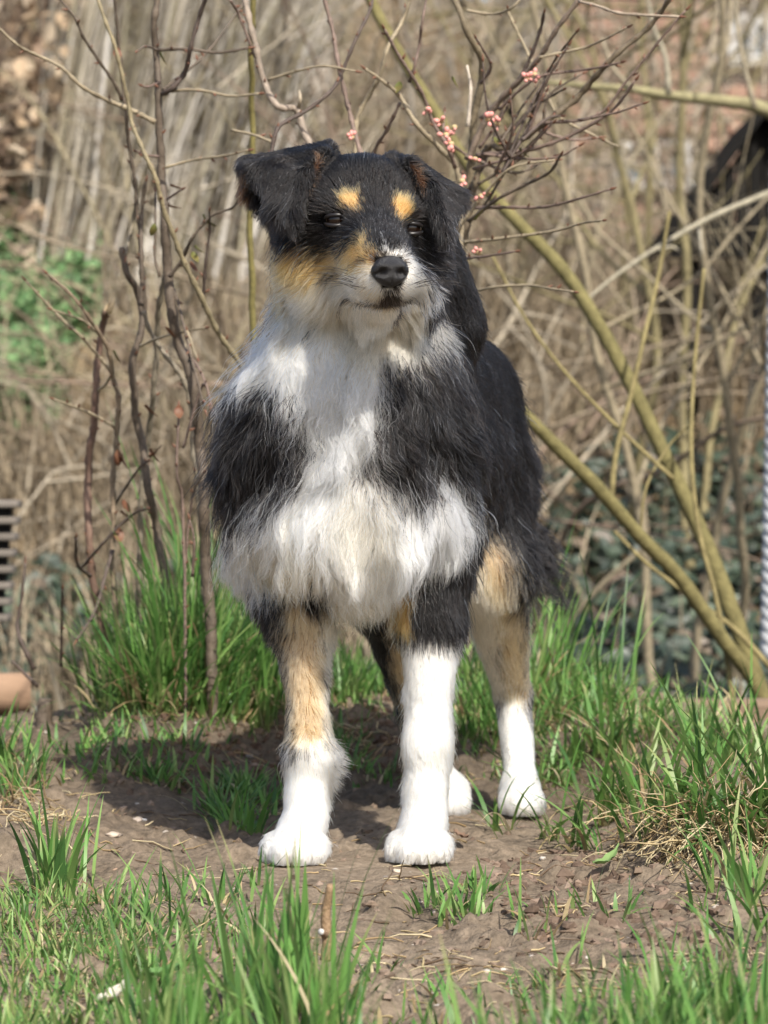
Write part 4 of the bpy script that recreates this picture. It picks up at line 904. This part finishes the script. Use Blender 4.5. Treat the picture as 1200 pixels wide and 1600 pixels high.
for k, (a, r) in enumerate([([(172, 580), (150, 552), (122, 521), (84, 486), (40, 438)], (3, 1.8)), ([(180, 668), (150, 650), (122, 638), (84, 624)], (2.6, 1.7)), ([(158, 525), (128, 500), (82, 484)], (2.2, 1.5)), ([(154, 610), (166, 600), (172, 588)], (2.2, 1.8)), ([(140, 900), (120, 880), (118, 840)], (3, 2.2)), ([(176, 860), (150, 950), (120, 1000)], (3, 2)), ([(95, 1040), (97, 980), (98, 920)], (2.4, 1.8))]): stem(q2, o, a, r, (.88, .8), LB if k < 4 else DK, 26, 70 + k)
leaves(s8, o, [(187, 715, .4, .9), (186, 728, .1, -1), (190, 782, .4, .9), (187, 800, .7, .6), (184, 825, .1, 1)], leaf_r, .86, 1.25); leaves(s8, o, [(176, 548, .3, 1)], leaf_g, .84, 1.1)
o = P(66, 1072, 1.0); o[2] = float(HT(o[0], o[1])); q3 = empty('cut_stump', o, label='small cut stump sprouting two dark twigs by the log', cat='stump')
V, F = tube([o + [0, 0, -.03], o + [.002, 0, .015], o + [.004, 0, .038]], [.012, .0105, .0095], 9, .01, .2, 3); link('stump', MB().add(V - o, F, BR).mesh('stump', twig_m), q3)
stem(q3, o, [(54, 1045), (44, 1026), (32, 1002), (26, 978), (31, 952), (36, 915), (39, 880)], (4.2, 3, 1.8), 1.0, DK, 40, 80, wob=.01); stem(q3, o, [(60, 1072), (48, 1062), (36, 1050), (18, 1033)], (3.6, 2.6), .98, DK, 0, 81, wob=.01)
# ---- straight shoot behind the left ear
o = P(440, 1000, 1.0); o[2] = float(HT(o[0], o[1])); q4 = empty('hazel_shoot', o, label='straight olive green shoot rising behind the left ear', cat='sapling')
stem(q4, o, [(452, 1000), (425, 800), (400, 560), (392, 380), (394, 200), (393, 90), (396, -30)], (7.5, 6.6, 5.5, 5), (1.0, .75), (.20, .17, .062), 0, 90, True, .005)
# ---- right shrub behind the head
o = P(690, 1040, .8); o[2] = float(HT(o[0], o[1])); q5 = empty('quince_shrub', o, label='flowering quince with pink buds fanning out behind the right ear', cat='shrub')
W1, _ = stem(q5, o, [(690, 1000), (684, 700), (700, 480), (722, 397), (733, 290), (739, 210), (745, 160), (752, 124), (750, 88), (728, 42), (702, -15)], (9, 8.5, 7.5, 7, 6.5, 5.5), (.75, .62), (.17, .135, .085), 60, 100, True)
FAN = [
    ([(690, 560), (720, 400), (757, 238), (792, 232), (850, 194), (908, 146), (955, 93), (1013, 41), (1050, -6)], (5.5, 5.2, 4.6, 3.5), (.7, .55), (.13, .10, .065), 34),
    ([(850, 193), (932, 181), (978, 128), (1025, 70), (1072, 16)], (2.6, 1.7), (.6, .5), RB, 26), ([(730, 250), (763, 181), (798, 140), (844, 88), (873, 41), (912, -8)], (5, 4, 3.4), (.64, .52), (.16, .12, .09), 34), ([(905, 2), (935, 10), (967, 20), (1010, 24), (1062, 26)], (2.4, 2.0), (.52, .42), (.34, .27, .20), 44),
    ([(745, 243), (800, 238), (850, 228), (908, 204), (961, 169), (992, 126)], (3.8, 2.0), (.64, .5), RB, 26), ([(925, 184), (967, 175), (1004, 162)], (2, 1.4), (.52, .48), RB, 20), ([(842, 90), (908, 76), (945, 62), (980, 43)], (2.4, 1.5), (.54, .46), LB, 22), ([(780, 170), (838, 122), (897, 111), (940, 105), (969, 98)], (2.6, 1.6), (.6, .5), RB, 22),
    ([(966, 229), (932, 213), (873, 181), (850, 134), (821, 76), (790, 12)], (1.7, 2.3), (.72, .74), LB, 30), ([(735, 326), (790, 324), (850, 324), (908, 309), (953, 296)], (2.9, 1.6), (.62, .46), RB, 20), ([(725, 379), (780, 373), (862, 362), (905, 350), (942, 344)], (2.9, 1.6), (.62, .44), LB, 24), ([(722, 404), (760, 400), (805, 393)], (2.4, 1.4), (.6, .5), RB, 20), ([(722, 462), (768, 449), (827, 446), (870, 452), (897, 456)], (2.3, 1.4), (.62, .46), LB, 24),
    ([(733, 345), (780, 309), (827, 286), (860, 268), (876, 242)], (3.2, 2), (.62, .5), BR, 26), ([(752, 185), (803, 134), (827, 93), (846, 40), (850, 20)], (3.4, 2.4), (.64, .58), DK, 28), ([(752, 130), (768, 105), (757, 80), (744, 60)], (2.4, 1.6), (.62, .56), RB, 22), ([(728, 16), (770, 22), (800, 12), (815, -5)], (2.4, 1.8), (.6, .55), LB, 26), ([(752, 240), (820, 248), (872, 245), (905, 228)], (2.2, 1.4), (.62, .54), RB, 20), ([(760, 230), (800, 200), (830, 170), (866, 148), (880, 140)], (2.8, 1.6), (.66, .6), BR, 24), ([(730, 300), (755, 260), (775, 205), (790, 150)], (3, 2), (.68, .66), DK, 26), ([(700, 400), (722, 350), (760, 300), (800, 262), (868, 250)], (2.8, 1.7), (.6, .5), LB, 28)]
for k, (a, r, y, c, b) in enumerate(FAN): stem(q5, o, a, r, y, c, b, 110 + k)
stem(q5, o, [(731, 198), (736, 138), (730, 102)], (4, 2.4), .6, (.42, .36, .29), 0, 140, rough=.3)
rf = np.random.default_rng(88)
for k in range(17):
    a0 = np.array([725 + 150 * rf.random() ** 1.5, 0]); a0[1] = 290 - (a0[0] - 725) * .75 + 30 * rf.normal(); ang = math.radians(rf.choice([75, 45, 20]) + 22 * rf.normal()); L_ = 70 + 110 * rf.random()
    e0 = a0 + np.array([math.cos(ang), -math.sin(ang)]) * L_; m0 = (a0 + e0) / 2 + rf.normal(size=2) * 13; y0 = .54 + .16 * rf.random()
    stem(q5, o, [tuple(a0), tuple(m0), tuple(e0)], (2.6, 1.3), (y0, y0 - .12 + .16 * rf.random()), (RB, BR, DK)[k % 3], 24, 200 + k)
TOP = [([(600, 520), (575, 300), (567, 253), (552, 199), (540, 153), (529, 103), (521, 50), (504, -10)], (4.2, 3.6, 3), (.55, .6), RB, 36), ([(425, 300), (425, 234), (431, 207), (440, 193), (479, 172), (513, 146), (532, 119), (552, 69), (575, 23), (584, -10)], (3.4, 3.2, 2.4), (.5, .58), DK, 32), ([(520, 420), (490, 250), (475, 207), (463, 171), (433, 166), (414, 130), (400, 77), (388, 25), (382, -15)], (7, 6.5, 6, 5.2, 4.5), (.62, .64), (.25, .20, .155), 40), ([(467, 170), (469, 155), (467, 143)], (4, 3), .63, (.34, .28, .2), 0), ([(419, 124), (445, 116), (471, 109), (506, 103), (556, 111)], (2.5, 1.5), (.62, .55), LB, 30), ([(590, 420), (560, 280), (555, 207), (559, 180), (575, 149), (594, 115), (609, 69), (628, 35), (645, -10)], (4, 3.6, 2.8), (.66, .62), LB, 36), ([(640, 126), (646, 107), (655, 69), (660, 35), (668, -10)], (2.8, 2), (.6, .56), RB, 28), ([(720, 420), (716, 275), (690, 234), (651, 192), (624, 149), (595, 125), (571, 108)], (4.6, 3.8, 2.2), (.62, .55), LB, 30), ([(712, 262), (700, 228), (678, 195), (663, 153), (644, 119), (613, 69), (600, 45)], (3.4, 2.2), (.6, .52), RB, 30), ([(570, 330), (582, 245), (605, 203), (624, 161)], (3.2, 2.4), (.66, .58), RB, 30), ([(362, 203), (395, 210), (425, 222)], (2, 2.4), (.56, .52), LB, 22), ([(360, 0), (372, 20), (388, 60), (398, 90)], (2.2, 2.6), (.6, .64), RB, 22)]
for k, (a, r, y, c, b) in enumerate(TOP): stem(q5, o, a, r, y, c, b, 160 + k)
leaves(W1, o, [(705, 120, .3, 1), (810, 232, .5, .7), (742, 345, .6, -.5), (770, 215, .4, .8), (626, 128, -.2, 1)], leaf_g, .58, 1.0)
for (a, b) in ((668, 172), (710, 200), (697, 212), (762, 187), (777, 194), (722, 284), (752, 308), (824, 124), (549, 216), (748, 396), (705, 226), (742, 250), (690, 190), (835, 118)):
    bs = P(a, b, .50 + .06 * rs.random())
    for k in range(3 + int(rs.integers(3))):
        d = nrm(rs.normal(size=3) + [0, -.5, .3]); f = link('flower_bud', flower_me, W1, loc=bs + d * .0042 - o); orient(f, d); s = .6 + .5 * rs.random(); f.scale = (s, s, s * 1.05)
    s_ = link('sepal', sep_me, W1, loc=bs - o); s_.scale = (1.6, 1.6, 1.6)
# ------------------------------------------------------------------ grass, roots, pebbles and litter on the mound
grass_m = mat('grass_blade', attr='tint', rough=.42, spec=.35, trans=.38)
straw_m = mat('straw', attr='tint', rough=.7, spec=.2, trans=.2)
ry = np.random.default_rng(31)
GRN = [(.090, .205, .045), (.130, .265, .060), (.185, .310, .085), (.062, .145, .038), (.24, .33, .11)]
STR = [(.46, .36, .20), (.36, .26, .14), (.55, .46, .29), (.27, .19, .10)]
def roots(poly, n, clump, rg, spread=.012, y0=-1.25, y1=1.35):
    """clumped root points on the ground inside a pixel outline"""
    m = max(3, int(n / clump)); poly = np.asarray(poly, float); c = []
    lo, hi = poly.min(0), poly.max(0); ys = np.linspace(y0, y1, 260)
    while sum(len(q) for q in c) < m:
        a = lo + (hi - lo) * rg.random((m * 2, 2)); a = a[poly_sd2(a[:, 0], a[:, 1], poly)]
        tv = (800 - a[:, 1]) * K; best = np.full(len(a), np.nan)
        for y in ys:
            t = y + 3.5; z = CAM[2] + t * (tv - SLOPE); x = (a[:, 0] - 600) * K * t
            hit = np.isnan(best) & (z <= HT(x, np.full(len(x), y), False) + .002); best[hit] = y
        ok = ~np.isnan(best); y = best[ok] + (rg.random(ok.sum()) - .5) * .01; x = (a[ok, 0] - 600) * K * (y + 3.5); c.append(np.stack([x, y], 1))
        if len(c) > 40: break
    c = np.concatenate(c)[:m]; i = rg.integers(len(c), size=n); off = rg.normal(size=(n, 2)) * spread
    xy = c[i] + off; p = np.stack([xy[:, 0], xy[:, 1], HT(xy[:, 0], xy[:, 1]) - .003], 1)
    return p, np.arctan2(off[:, 1], off[:, 0]), c, i
def tuft(poly, n, clump, hm, hs, w=.0042, bend=(.2, .9), spread=.012, straw=.0, bias=None, cols=None, seed=1, droop=0, y1=1.35):
    rg = np.random.default_rng(seed); p, az, c, i = roots(poly, n, clump, rg, spread, y1=y1)
    az = az + rg.normal(size=n) * .7
    if bias is not None: az = np.where(rg.random(n) < .55, bias + rg.normal(size=n) * .7, az)
    hc_ = (1 + .35 * (rg.random(len(c)) - .5))[i]; h = np.clip(hm + hs * rg.normal(size=n), hm * .3, hm * 2) * hc_
    b = bend[0] + (bend[1] - bend[0]) * rg.random(n) ** 1.3 + (rg.random(n) < .06) * .8
    tone = (1 + .25 * (rg.random(len(c)) - .5))[i][:, None]
    col = tints(n, cols or GRN, rg, .18, [.28, .3, .2, .12, .10] if cols is None else None) * tone
    s = rg.random(n) < straw; col[s] = tints(int(s.sum()), STR, rg); h[s] *= .8; b[s] += .5
    return blades(p, h, az, b, w * (.55 + .8 * rg.random(n)), col, 6, (.30, .30, .12), .7, seed, (.42, .36, .18))
G = {}
G['grass_left'] = [tuft([(95, 1075), (170, 1020), (280, 990), (420, 1000), (440, 1080), (300, 1110), (160, 1110)], 1150, 22, .115, .045, .0044, (.2, .9), .014, .08, seed=1),
    tuft([(200, 1020), (420, 1030), (440, 1110), (330, 1135), (220, 1110)], 1500, 18, .068, .025, .0038, (.3, 1.2), .014, .16, seed=2),
    tuft([(120, 1075), (260, 1085), (330, 1125), (200, 1125)], 260, 14, .12, .04, .0046, (.9, 1.7), .012, .25, bias=-1.2, seed=3),
    tuft([(240, 1088), (425, 1088), (432, 1125), (260, 1128)], 420, 14, .150, .045, .0044, (.15, .9), .012, .08, seed=30),
    tuft([(95, 1050), (350, 1040), (350, 1075), (100, 1080)], 90, 8, .24, .05, .0060, (.15, .75), .010, .05, bias=2.6, seed=4)]
G['grass_behind'] = [tuft([(430, 1010), (640, 1000), (660, 1085), (520, 1100), (430, 1110)], 1100, 16, .045, .018, .0036, (.4, 1.3), .014, .2, seed=5),
    tuft([(700, 1010), (860, 990), (1000, 1050), (960, 1130), (840, 1150), (720, 1170)], 1500, 18, .040, .018, .0038, (.4, 1.5), .014, .25, seed=6),
    tuft([(730, 1060), (960, 1050), (960, 1100), (740, 1110)], 200, 12, .12, .05, .0046, (.25, 1.0), .012, .06, bias=.5, seed=7),
    tuft([(880, 1095), (1210, 1105), (1210, 1150), (900, 1150)], 480, 12, .030, .016, .0036, (.4, 1.5), .016, .35, seed=8)]
G['grass_right'] = [tuft([(850, 1190), (960, 1150), (1210, 1190), (1210, 1330), (1000, 1300), (860, 1270)], 520, 24, .074, .032, .0052, (.6, 1.8), .012, .2, bias=-1.8, seed=9),
    tuft([(720, 1262), (860, 1240), (960, 1290), (960, 1330), (860, 1320), (740, 1285)], 80, 10, .09, .035, .0046, (1.1, 1.8), .010, .1, bias=-2.3, seed=10),
    tuft([(1080, 1140), (1210, 1160), (1210, 1260), (1090, 1240)], 170, 16, .085, .03, .0046, (.4, 1.3), .012, .1, seed=11),
    tuft([(1140, 1380), (1215, 1360), (1215, 1480), (1150, 1480)], 70, 10, .07, .025, .0045, (.5, 1.4), .014, .1, seed=12)]
G['grass_foreground'] = [tuft([(215, 1580), (470, 1560), (540, 1640), (540, 1740), (220, 1740)], 400, 22, .076, .038, .0046, (.1, .85), .014, .03, seed=13),
    tuft([(830, 1650), (1215, 1585), (1215, 1760), (780, 1760)], 800, 20, .060, .026, .0048, (.25, 1.1), .016, .07, seed=14),
    tuft([(500, 1615), (860, 1625), (860, 1740), (480, 1740)], 170, 12, .034, .018, .0042, (.3, 1.4), .016, .16, seed=15),
    tuft([(-20, 1430), (130, 1400), (190, 1500), (180, 1720), (-20, 1720)], 1700, 14, .026, .013, .0028, (.4, 1.5), .018, .22, cols=[(.13, .27, .06), (.20, .32, .09), (.27, .35, .12), (.09, .20, .05)], seed=16),
    tuft([(180, 1420), (270, 1480), (270, 1620), (180, 1600)], 300, 12, .028, .012, .0030, (.4, 1.3), .016, .3, seed=17),
    tuft([(40, 1385), (135, 1378), (130, 1412), (50, 1415)], 60, 16, .062, .024, .0055, (.2, 1.2), .012, .05, seed=18),
    tuft([(300, 1590), (520, 1570), (520, 1640), (300, 1640)], 26, 5, .125, .025, .0060, (.1, .8), .012, .0, seed=19),
    tuft([(470, 1585), (480, 1585), (480, 1592), (470, 1592)], 1, 1, .125, .004, .0100, (.02, .06), .002, 0, seed=20)]
G['thatch'] = [tuft([(60, 1080), (440, 1090), (440, 1150), (300, 1160), (60, 1125)], 700, 7, .022, .010, .0026, (.6, 1.7), .02, .5, seed=41), tuft([(430, 1080), (640, 1080), (640, 1120), (430, 1130)], 350, 7, .022, .01, .0026, (.6, 1.7), .02, .45, seed=42),
    tuft([(720, 1140), (860, 1140), (1000, 1130), (1210, 1150), (1210, 1200), (860, 1230), (740, 1250)], 1000, 7, .024, .011, .0026, (.6, 1.7), .02, .45, seed=43), tuft([(0, 1380), (300, 1400), (520, 1520), (860, 1540), (1210, 1480), (1210, 1620), (0, 1620)], 900, 6, .020, .010, .0026, (.6, 1.7), .02, .40, seed=44)]
G['weeds'] = [tuft([(90, 1150), (290, 1165), (270, 1250), (80, 1240)], 330, 22, .030, .012, .0040, (.7, 1.6), .016, .2, seed=21), tuft([(340, 1245), (445, 1225), (440, 1310), (345, 1300)], 260, 24, .045, .015, .0046, (.6, 1.5), .012, .08, seed=22),
    tuft([(-20, 1160), (60, 1150), (40, 1260), (-20, 1260)], 200, 20, .05, .02, .004, (.5, 1.4), .014, .25, seed=23), tuft([(625, 1400), (760, 1395), (755, 1450), (620, 1450)], 120, 14, .026, .012, .0036, (.4, 1.4), .013, .12, seed=24),
    tuft([(525, 1160), (600, 1160), (600, 1230), (520, 1215)], 130, 16, .03, .012, .0036, (.5, 1.4), .012, .2, seed=25), tuft([(560, 1440), (1100, 1400), (1130, 1560), (600, 1580)], 110, 6, .036, .016, .0036, (.4, 1.5), .010, .3, seed=26),
    tuft([(150, 1400), (420, 1380), (430, 1480), (200, 1500)], 160, 6, .04, .015, .0034, (.4, 1.3), .010, .25, seed=27)]
LAB = {'grass_left': 'tall green grass round the shrub stems left of the dog', 'grass_behind': 'green grass along the mound crest behind the dog', 'grass_right': 'drooping green grass overhanging the soil step at right', 'grass_foreground': 'bright green grass in the near foreground along the bottom', 'thatch': 'short matted thatch of green and straw-coloured blades at the grass edges', 'weeds': 'sparse low weeds sprouting from the bare earth'}
for k in G: join(k, G[k], grass_m, kind='stuff', label=LAB[k], cat='grass')
# dry roots hanging from the turf step at right, and straw lying about
def strands(p, d, L, r, col, rg, n=7, curl=.5, stick=False):
    V = []; F = []; C = []; m = 0
    for i in range(len(p)):
        q = p[i].copy(); v = d[i]; pts = [q.copy()]
        for k in range(n - 1):
            v = nrm(v + rg.normal(size=3) * curl * .4 + [0, 0, -.10]); q = q + v * L[i] / n
            g = float(HT(q[0], q[1])) + r[i]
            if q[2] < g: q[2] = g
            pts.append(q.copy())
        v_, f_ = tube(pts, np.linspace(r[i], r[i] * .5, n), 4, 1, cap=False); V.append(v_); F.append(np.array(f_) + m); C.append(np.broadcast_to(col[i], (len(v_), 3))); m += len(v_)
    return np.concatenate(V), np.concatenate(F), np.concatenate(C)
rr_ = np.random.default_rng(41); E_ = []
for poly, n in (([(930, 1270), (1060, 1260), (1200, 1310), (1200, 1350), (1100, 1340), (940, 1300)], 300), ([(330, 1090), (440, 1080), (440, 1130), (330, 1130)], 40), ([(-10, 1250), (120, 1270), (110, 1300), (-10, 1300)], 70), ([(540, 1130), (620, 1120), (620, 1180), (540, 1190)], 16)):
    p, az, c, i = roots(poly, n, 5, rr_, .012); p[:, 2] += .012
    d = nrm(np.stack([rr_.normal(size=n) * .6, -.5 - .5 * rr_.random(n), rr_.normal(size=n) * .5], 1)); E_.append(strands(p, d, .05 + .07 * rr_.random(n), .0006 + .0006 * rr_.random(n), tints(n, STR, rr_), rr_, 9, .8))
join('dry_roots', E_, straw_m, kind='stuff', label='tangle of pale dry roots hanging from the soil step', cat='roots')
E_ = []
for poly, n in (([(0, 1100), (430, 1110), (430, 1380), (0, 1400)], 170), ([(430, 1110), (840, 1150), (840, 1560), (430, 1500)], 170), ([(840, 1300), (1210, 1330), (1210, 1560), (840, 1560)], 150), ([(0, 1400), (300, 1400), (300, 1610), (0, 1610)], 140), ([(300, 1440), (800, 1500), (800, 1610), (300, 1610)], 90)):
    p, az, c, i = roots(poly, n, 1.5, rr_, .01); p[:, 2] += .004
    a = rr_.random(n) * 6.28; d = np.stack([np.cos(a), np.sin(a), .25 * rr_.random(n)], 1); E_.append(strands(p, d, .012 + .05 * rr_.random(n) ** 2, .0005 + .0007 * rr_.random(n), tints(n, STR + [(.12, .08, .05)], rr_), rr_, 5, .35))
join('litter', E_, straw_m, kind='stuff', label='bits of straw and twig scattered over the bare soil', cat='litter')
# pebbles and crumbs of soil
stone_m = mat('stone', attr='tint', rough=.85, var=.25, scale=90, bump=.4)
def lumps(p, s, col, rg, flat=.6, n=7, m=5, sink=.3, jag=.16):
    b, f = ball((0, 0, 0), 1, n, m); f3 = []
    for q in f: f3 += [q] if len(q) == 3 else [(q[0], q[1], q[2]), (q[0], q[2], q[3])]
    f3 = np.array(f3); V = []; k = len(b)
    for i in range(len(p)):
        w = 1 + rg.normal(size=(k, 1)) * jag; a = rg.random() * 6.28; R_ = np.array([[math.cos(a), math.sin(a), 0], [-math.sin(a), math.cos(a), 0], [0, 0, 1]])
        V.append((b * w * [1, .6 + .4 * rg.random(), flat * (.7 + .5 * rg.random())]) @ R_ * s[i] + p[i] + [0, 0, s[i] * flat * (1 - 2 * sink) * .5])
    F = (f3[None] + (np.arange(len(p)) * k)[:, None, None]).reshape(-1, 3)
    return np.concatenate(V), F, np.repeat(col, k, 0)
ALL = [(0, 1110), (430, 1100), (860, 1140), (900, 1290), (1200, 1360), (1200, 1560), (500, 1610), (0, 1450)]
n = 1300; p, *_ = roots(ALL, n, 1.2, rr_, .02); join('pebbles', [lumps(p, .0012 + .0042 * rr_.random(n) ** 3, tints(n, [(.30, .26, .22), (.22, .19, .17), (.40, .36, .31), (.25, .17, .12)], rr_), rr_)], stone_m, kind='stuff', label='small pale pebbles strewn through the soil', cat='pebbles')
crumb_m = mat('soil_crumb', attr='tint', rough=.95, var=.3, scale=120, bump=.5, spec=.1)
n = 6000; p, *_ = roots(ALL, n, 6, rr_, .018); q1 = lumps(p, .0011 + .006 * rr_.random(n) ** 5, tints(n, [(.15, .11, .08), (.20, .15, .115), (.11, .078, .058)], rr_), rr_, .75, 6, 4, .3, .30)
n = 2200; p, *_ = roots([(450, 1060), (700, 1080), (640, 1200), (250, 1230), (180, 1120), (330, 1110)], n, 8, rr_, .015); q2_ = lumps(p, .0012 + .008 * rr_.random(n) ** 6, tints(n, [(.11, .07, .048), (.15, .098, .068), (.085, .055, .04)], rr_), rr_, .8, 6, 4, .3, .32)
n = 2200; p, *_ = roots([(760, 1340), (960, 1300), (1180, 1370), (1150, 1500), (820, 1480)], n, 8, rr_, .018); q3_ = lumps(p, .0012 + .008 * rr_.random(n) ** 6, tints(n, [(.13, .092, .068), (.18, .13, .098), (.10, .07, .052)], rr_), rr_, .8, 6, 4, .3, .32)
cr_ = join('soil_crumbs', [q1, q2_, q3_], crumb_m, kind='stuff', label='loose crumbs and clods of brown soil on the mound', cat='soil')
cr_.data.polygons.foreach_set('use_smooth', np.zeros(len(cr_.data.polygons), bool))
# stones one can pick out
for (a, b, r, c, lb) in ((175, 1306, 13, (.42, .34, .27), 'flat tan stone in the bare soil left of the paws'), (112, 1366, 9, (.62, .60, .58), 'whitish stone under the grass tuft at left'), (214, 1283, 11, (.36, .30, .25), 'dull brown stone sunk in the soil above the flat tan one'), (390, 1182, 8, (.24, .22, .21), 'dark grey stone by the shaded grass edge left of the foreleg'), (620, 1362, 7, (.45, .36, .28), 'small tan stone below the right front paw'), (1063, 1495, 8, (.58, .50, .38), 'pale yellowish pebble in the soil at lower right'), (848, 1342, 6, (.42, .38, .33), 'grey pebble under the drooping blades right of the paws'), (224, 1282, 6, (.55, .53, .50), 'tiny white pebble touching the dull brown stone')):
    p = on_px(a, b); V, F, C = lumps(np.zeros((1, 3)), np.array([px_r(r, p[1])]), np.array([c]), rr_, .5, 12, 8, .3); link('stone', mesh_of('stone', V, F, stone_m, True, C), loc=p, label=lb, cat='stone')
# the cut stick in the foreground, a dead leaf, a curled blade
p = on_px(510, 1500); off = p
mb = MB(); y = p[1]
c = [P(510, 1505, y), P(511, 1470, y), P(509, 1430, y), P(513, 1400, y - .004), P(516, 1382, y - .008)]
mb.add(*tube(np.array(c) - off, np.array([9.5, 8.5, 8, 7, 5]) * K * (y + 3.5), 10, .006, .16, 5), (.25, .165, .095)); st_ = link('cut_stick', mb.mesh('cut_stick', twig_m), loc=off, label='short brown cut stick standing up in the foreground soil', cat='stick')
V, F = tube([P(509, 1462, y - .003) - off, P(505, 1458, y - .009) - off, P(502, 1456, y - .013) - off], [.0028, .003, .003], 9, .003); link('cut_branch', MB().add(V, F, (.2, .13, .08)).mesh('cut_branch', twig_m), st_)
V, F = tube([P(502, 1456, y - .0128) - off, P(501.5, 1455.8, y - .0136) - off], [.0027, .0026], 9, .003); link('cut_face', MB().add(V, F).mesh('cut_face', white_m), st_)
def big_leaf(name, px, py, L, w, az, col, lab, tilt=.3, curl=.35):
    p = on_px(px, py); t = np.linspace(-1, 1, 9); V = []
    for s in t:
        ww = w * max(.03, (1 - abs(s) ** 2.2)) * (1.0 - .25 * s); z = .004 + L * curl * s * s * .5
        for k in (-1, -.5, 0, .5, 1): V.append((s * L / 2, k * ww, z + abs(k) * ww * .45 + .0012 * math.sin(9 * s + 5 * k)))
    V = np.array(V); F = [(i * 5 + k, i * 5 + k + 1, i * 5 + k + 6, i * 5 + k + 5) for i in range(8) for k in range(4)]; n = len(V)
    V = np.concatenate([V, V - [0, 0, .0006]]); F = F + [tuple(n + i for i in f[::-1]) for f in F]
    ca, sa = math.cos(az), math.sin(az); V = V @ np.array([[1, 0, tilt], [0, 1, 0], [-tilt, 0, 1]]) @ np.array([[ca, sa, 0], [-sa, ca, 0], [0, 0, 1]])
    link(name, MB().add(V, F, col).mesh(name, straw_m), loc=p + [0, 0, .012], label=lab, cat='leaf')
big_leaf('dead_leaf', 178, 1588, .038, .0075, 1.0, (.62, .56, .48), 'bleached dead leaf lying at the bottom left of the picture'); big_leaf('dead_leaf', 232, 1600, .022, .007, .2, (.58, .5, .42), 'smaller bleached leaf scrap right of the larger dead leaf')
big_leaf('broad_leaf', 262, 1552, .040, .011, .1, (.13, .24, .08), 'broad green leaf lying by the foreground grass clump'); big_leaf('broad_leaf', 950, 1370, .045, .006, .9, (.20, .30, .11), 'slender pale green leaf on the soil below the roots'); big_leaf('broad_leaf', 718, 1330, .020, .005, 2.4, (.2, .13, .09), 'curled brown leaf scrap right of the front paws')
p = on_px(500, 1598); V, F = tube(np.array([P(480, 1588, p[1]), P(488, 1572, p[1]), P(500, 1565, p[1] - .01), P(513, 1572, p[1] - .01), P(516, 1590, p[1]), P(512, 1605, p[1])]) - p, [.0012, .0022, .003, .0032, .003, .002], 6, .006)
link('curled_blade', MB().add(V, F, (.55, .45, .25)).mesh('curled_blade', straw_m), loc=p, label='curled straw-coloured dead blade at the bottom centre', cat='grass blade')
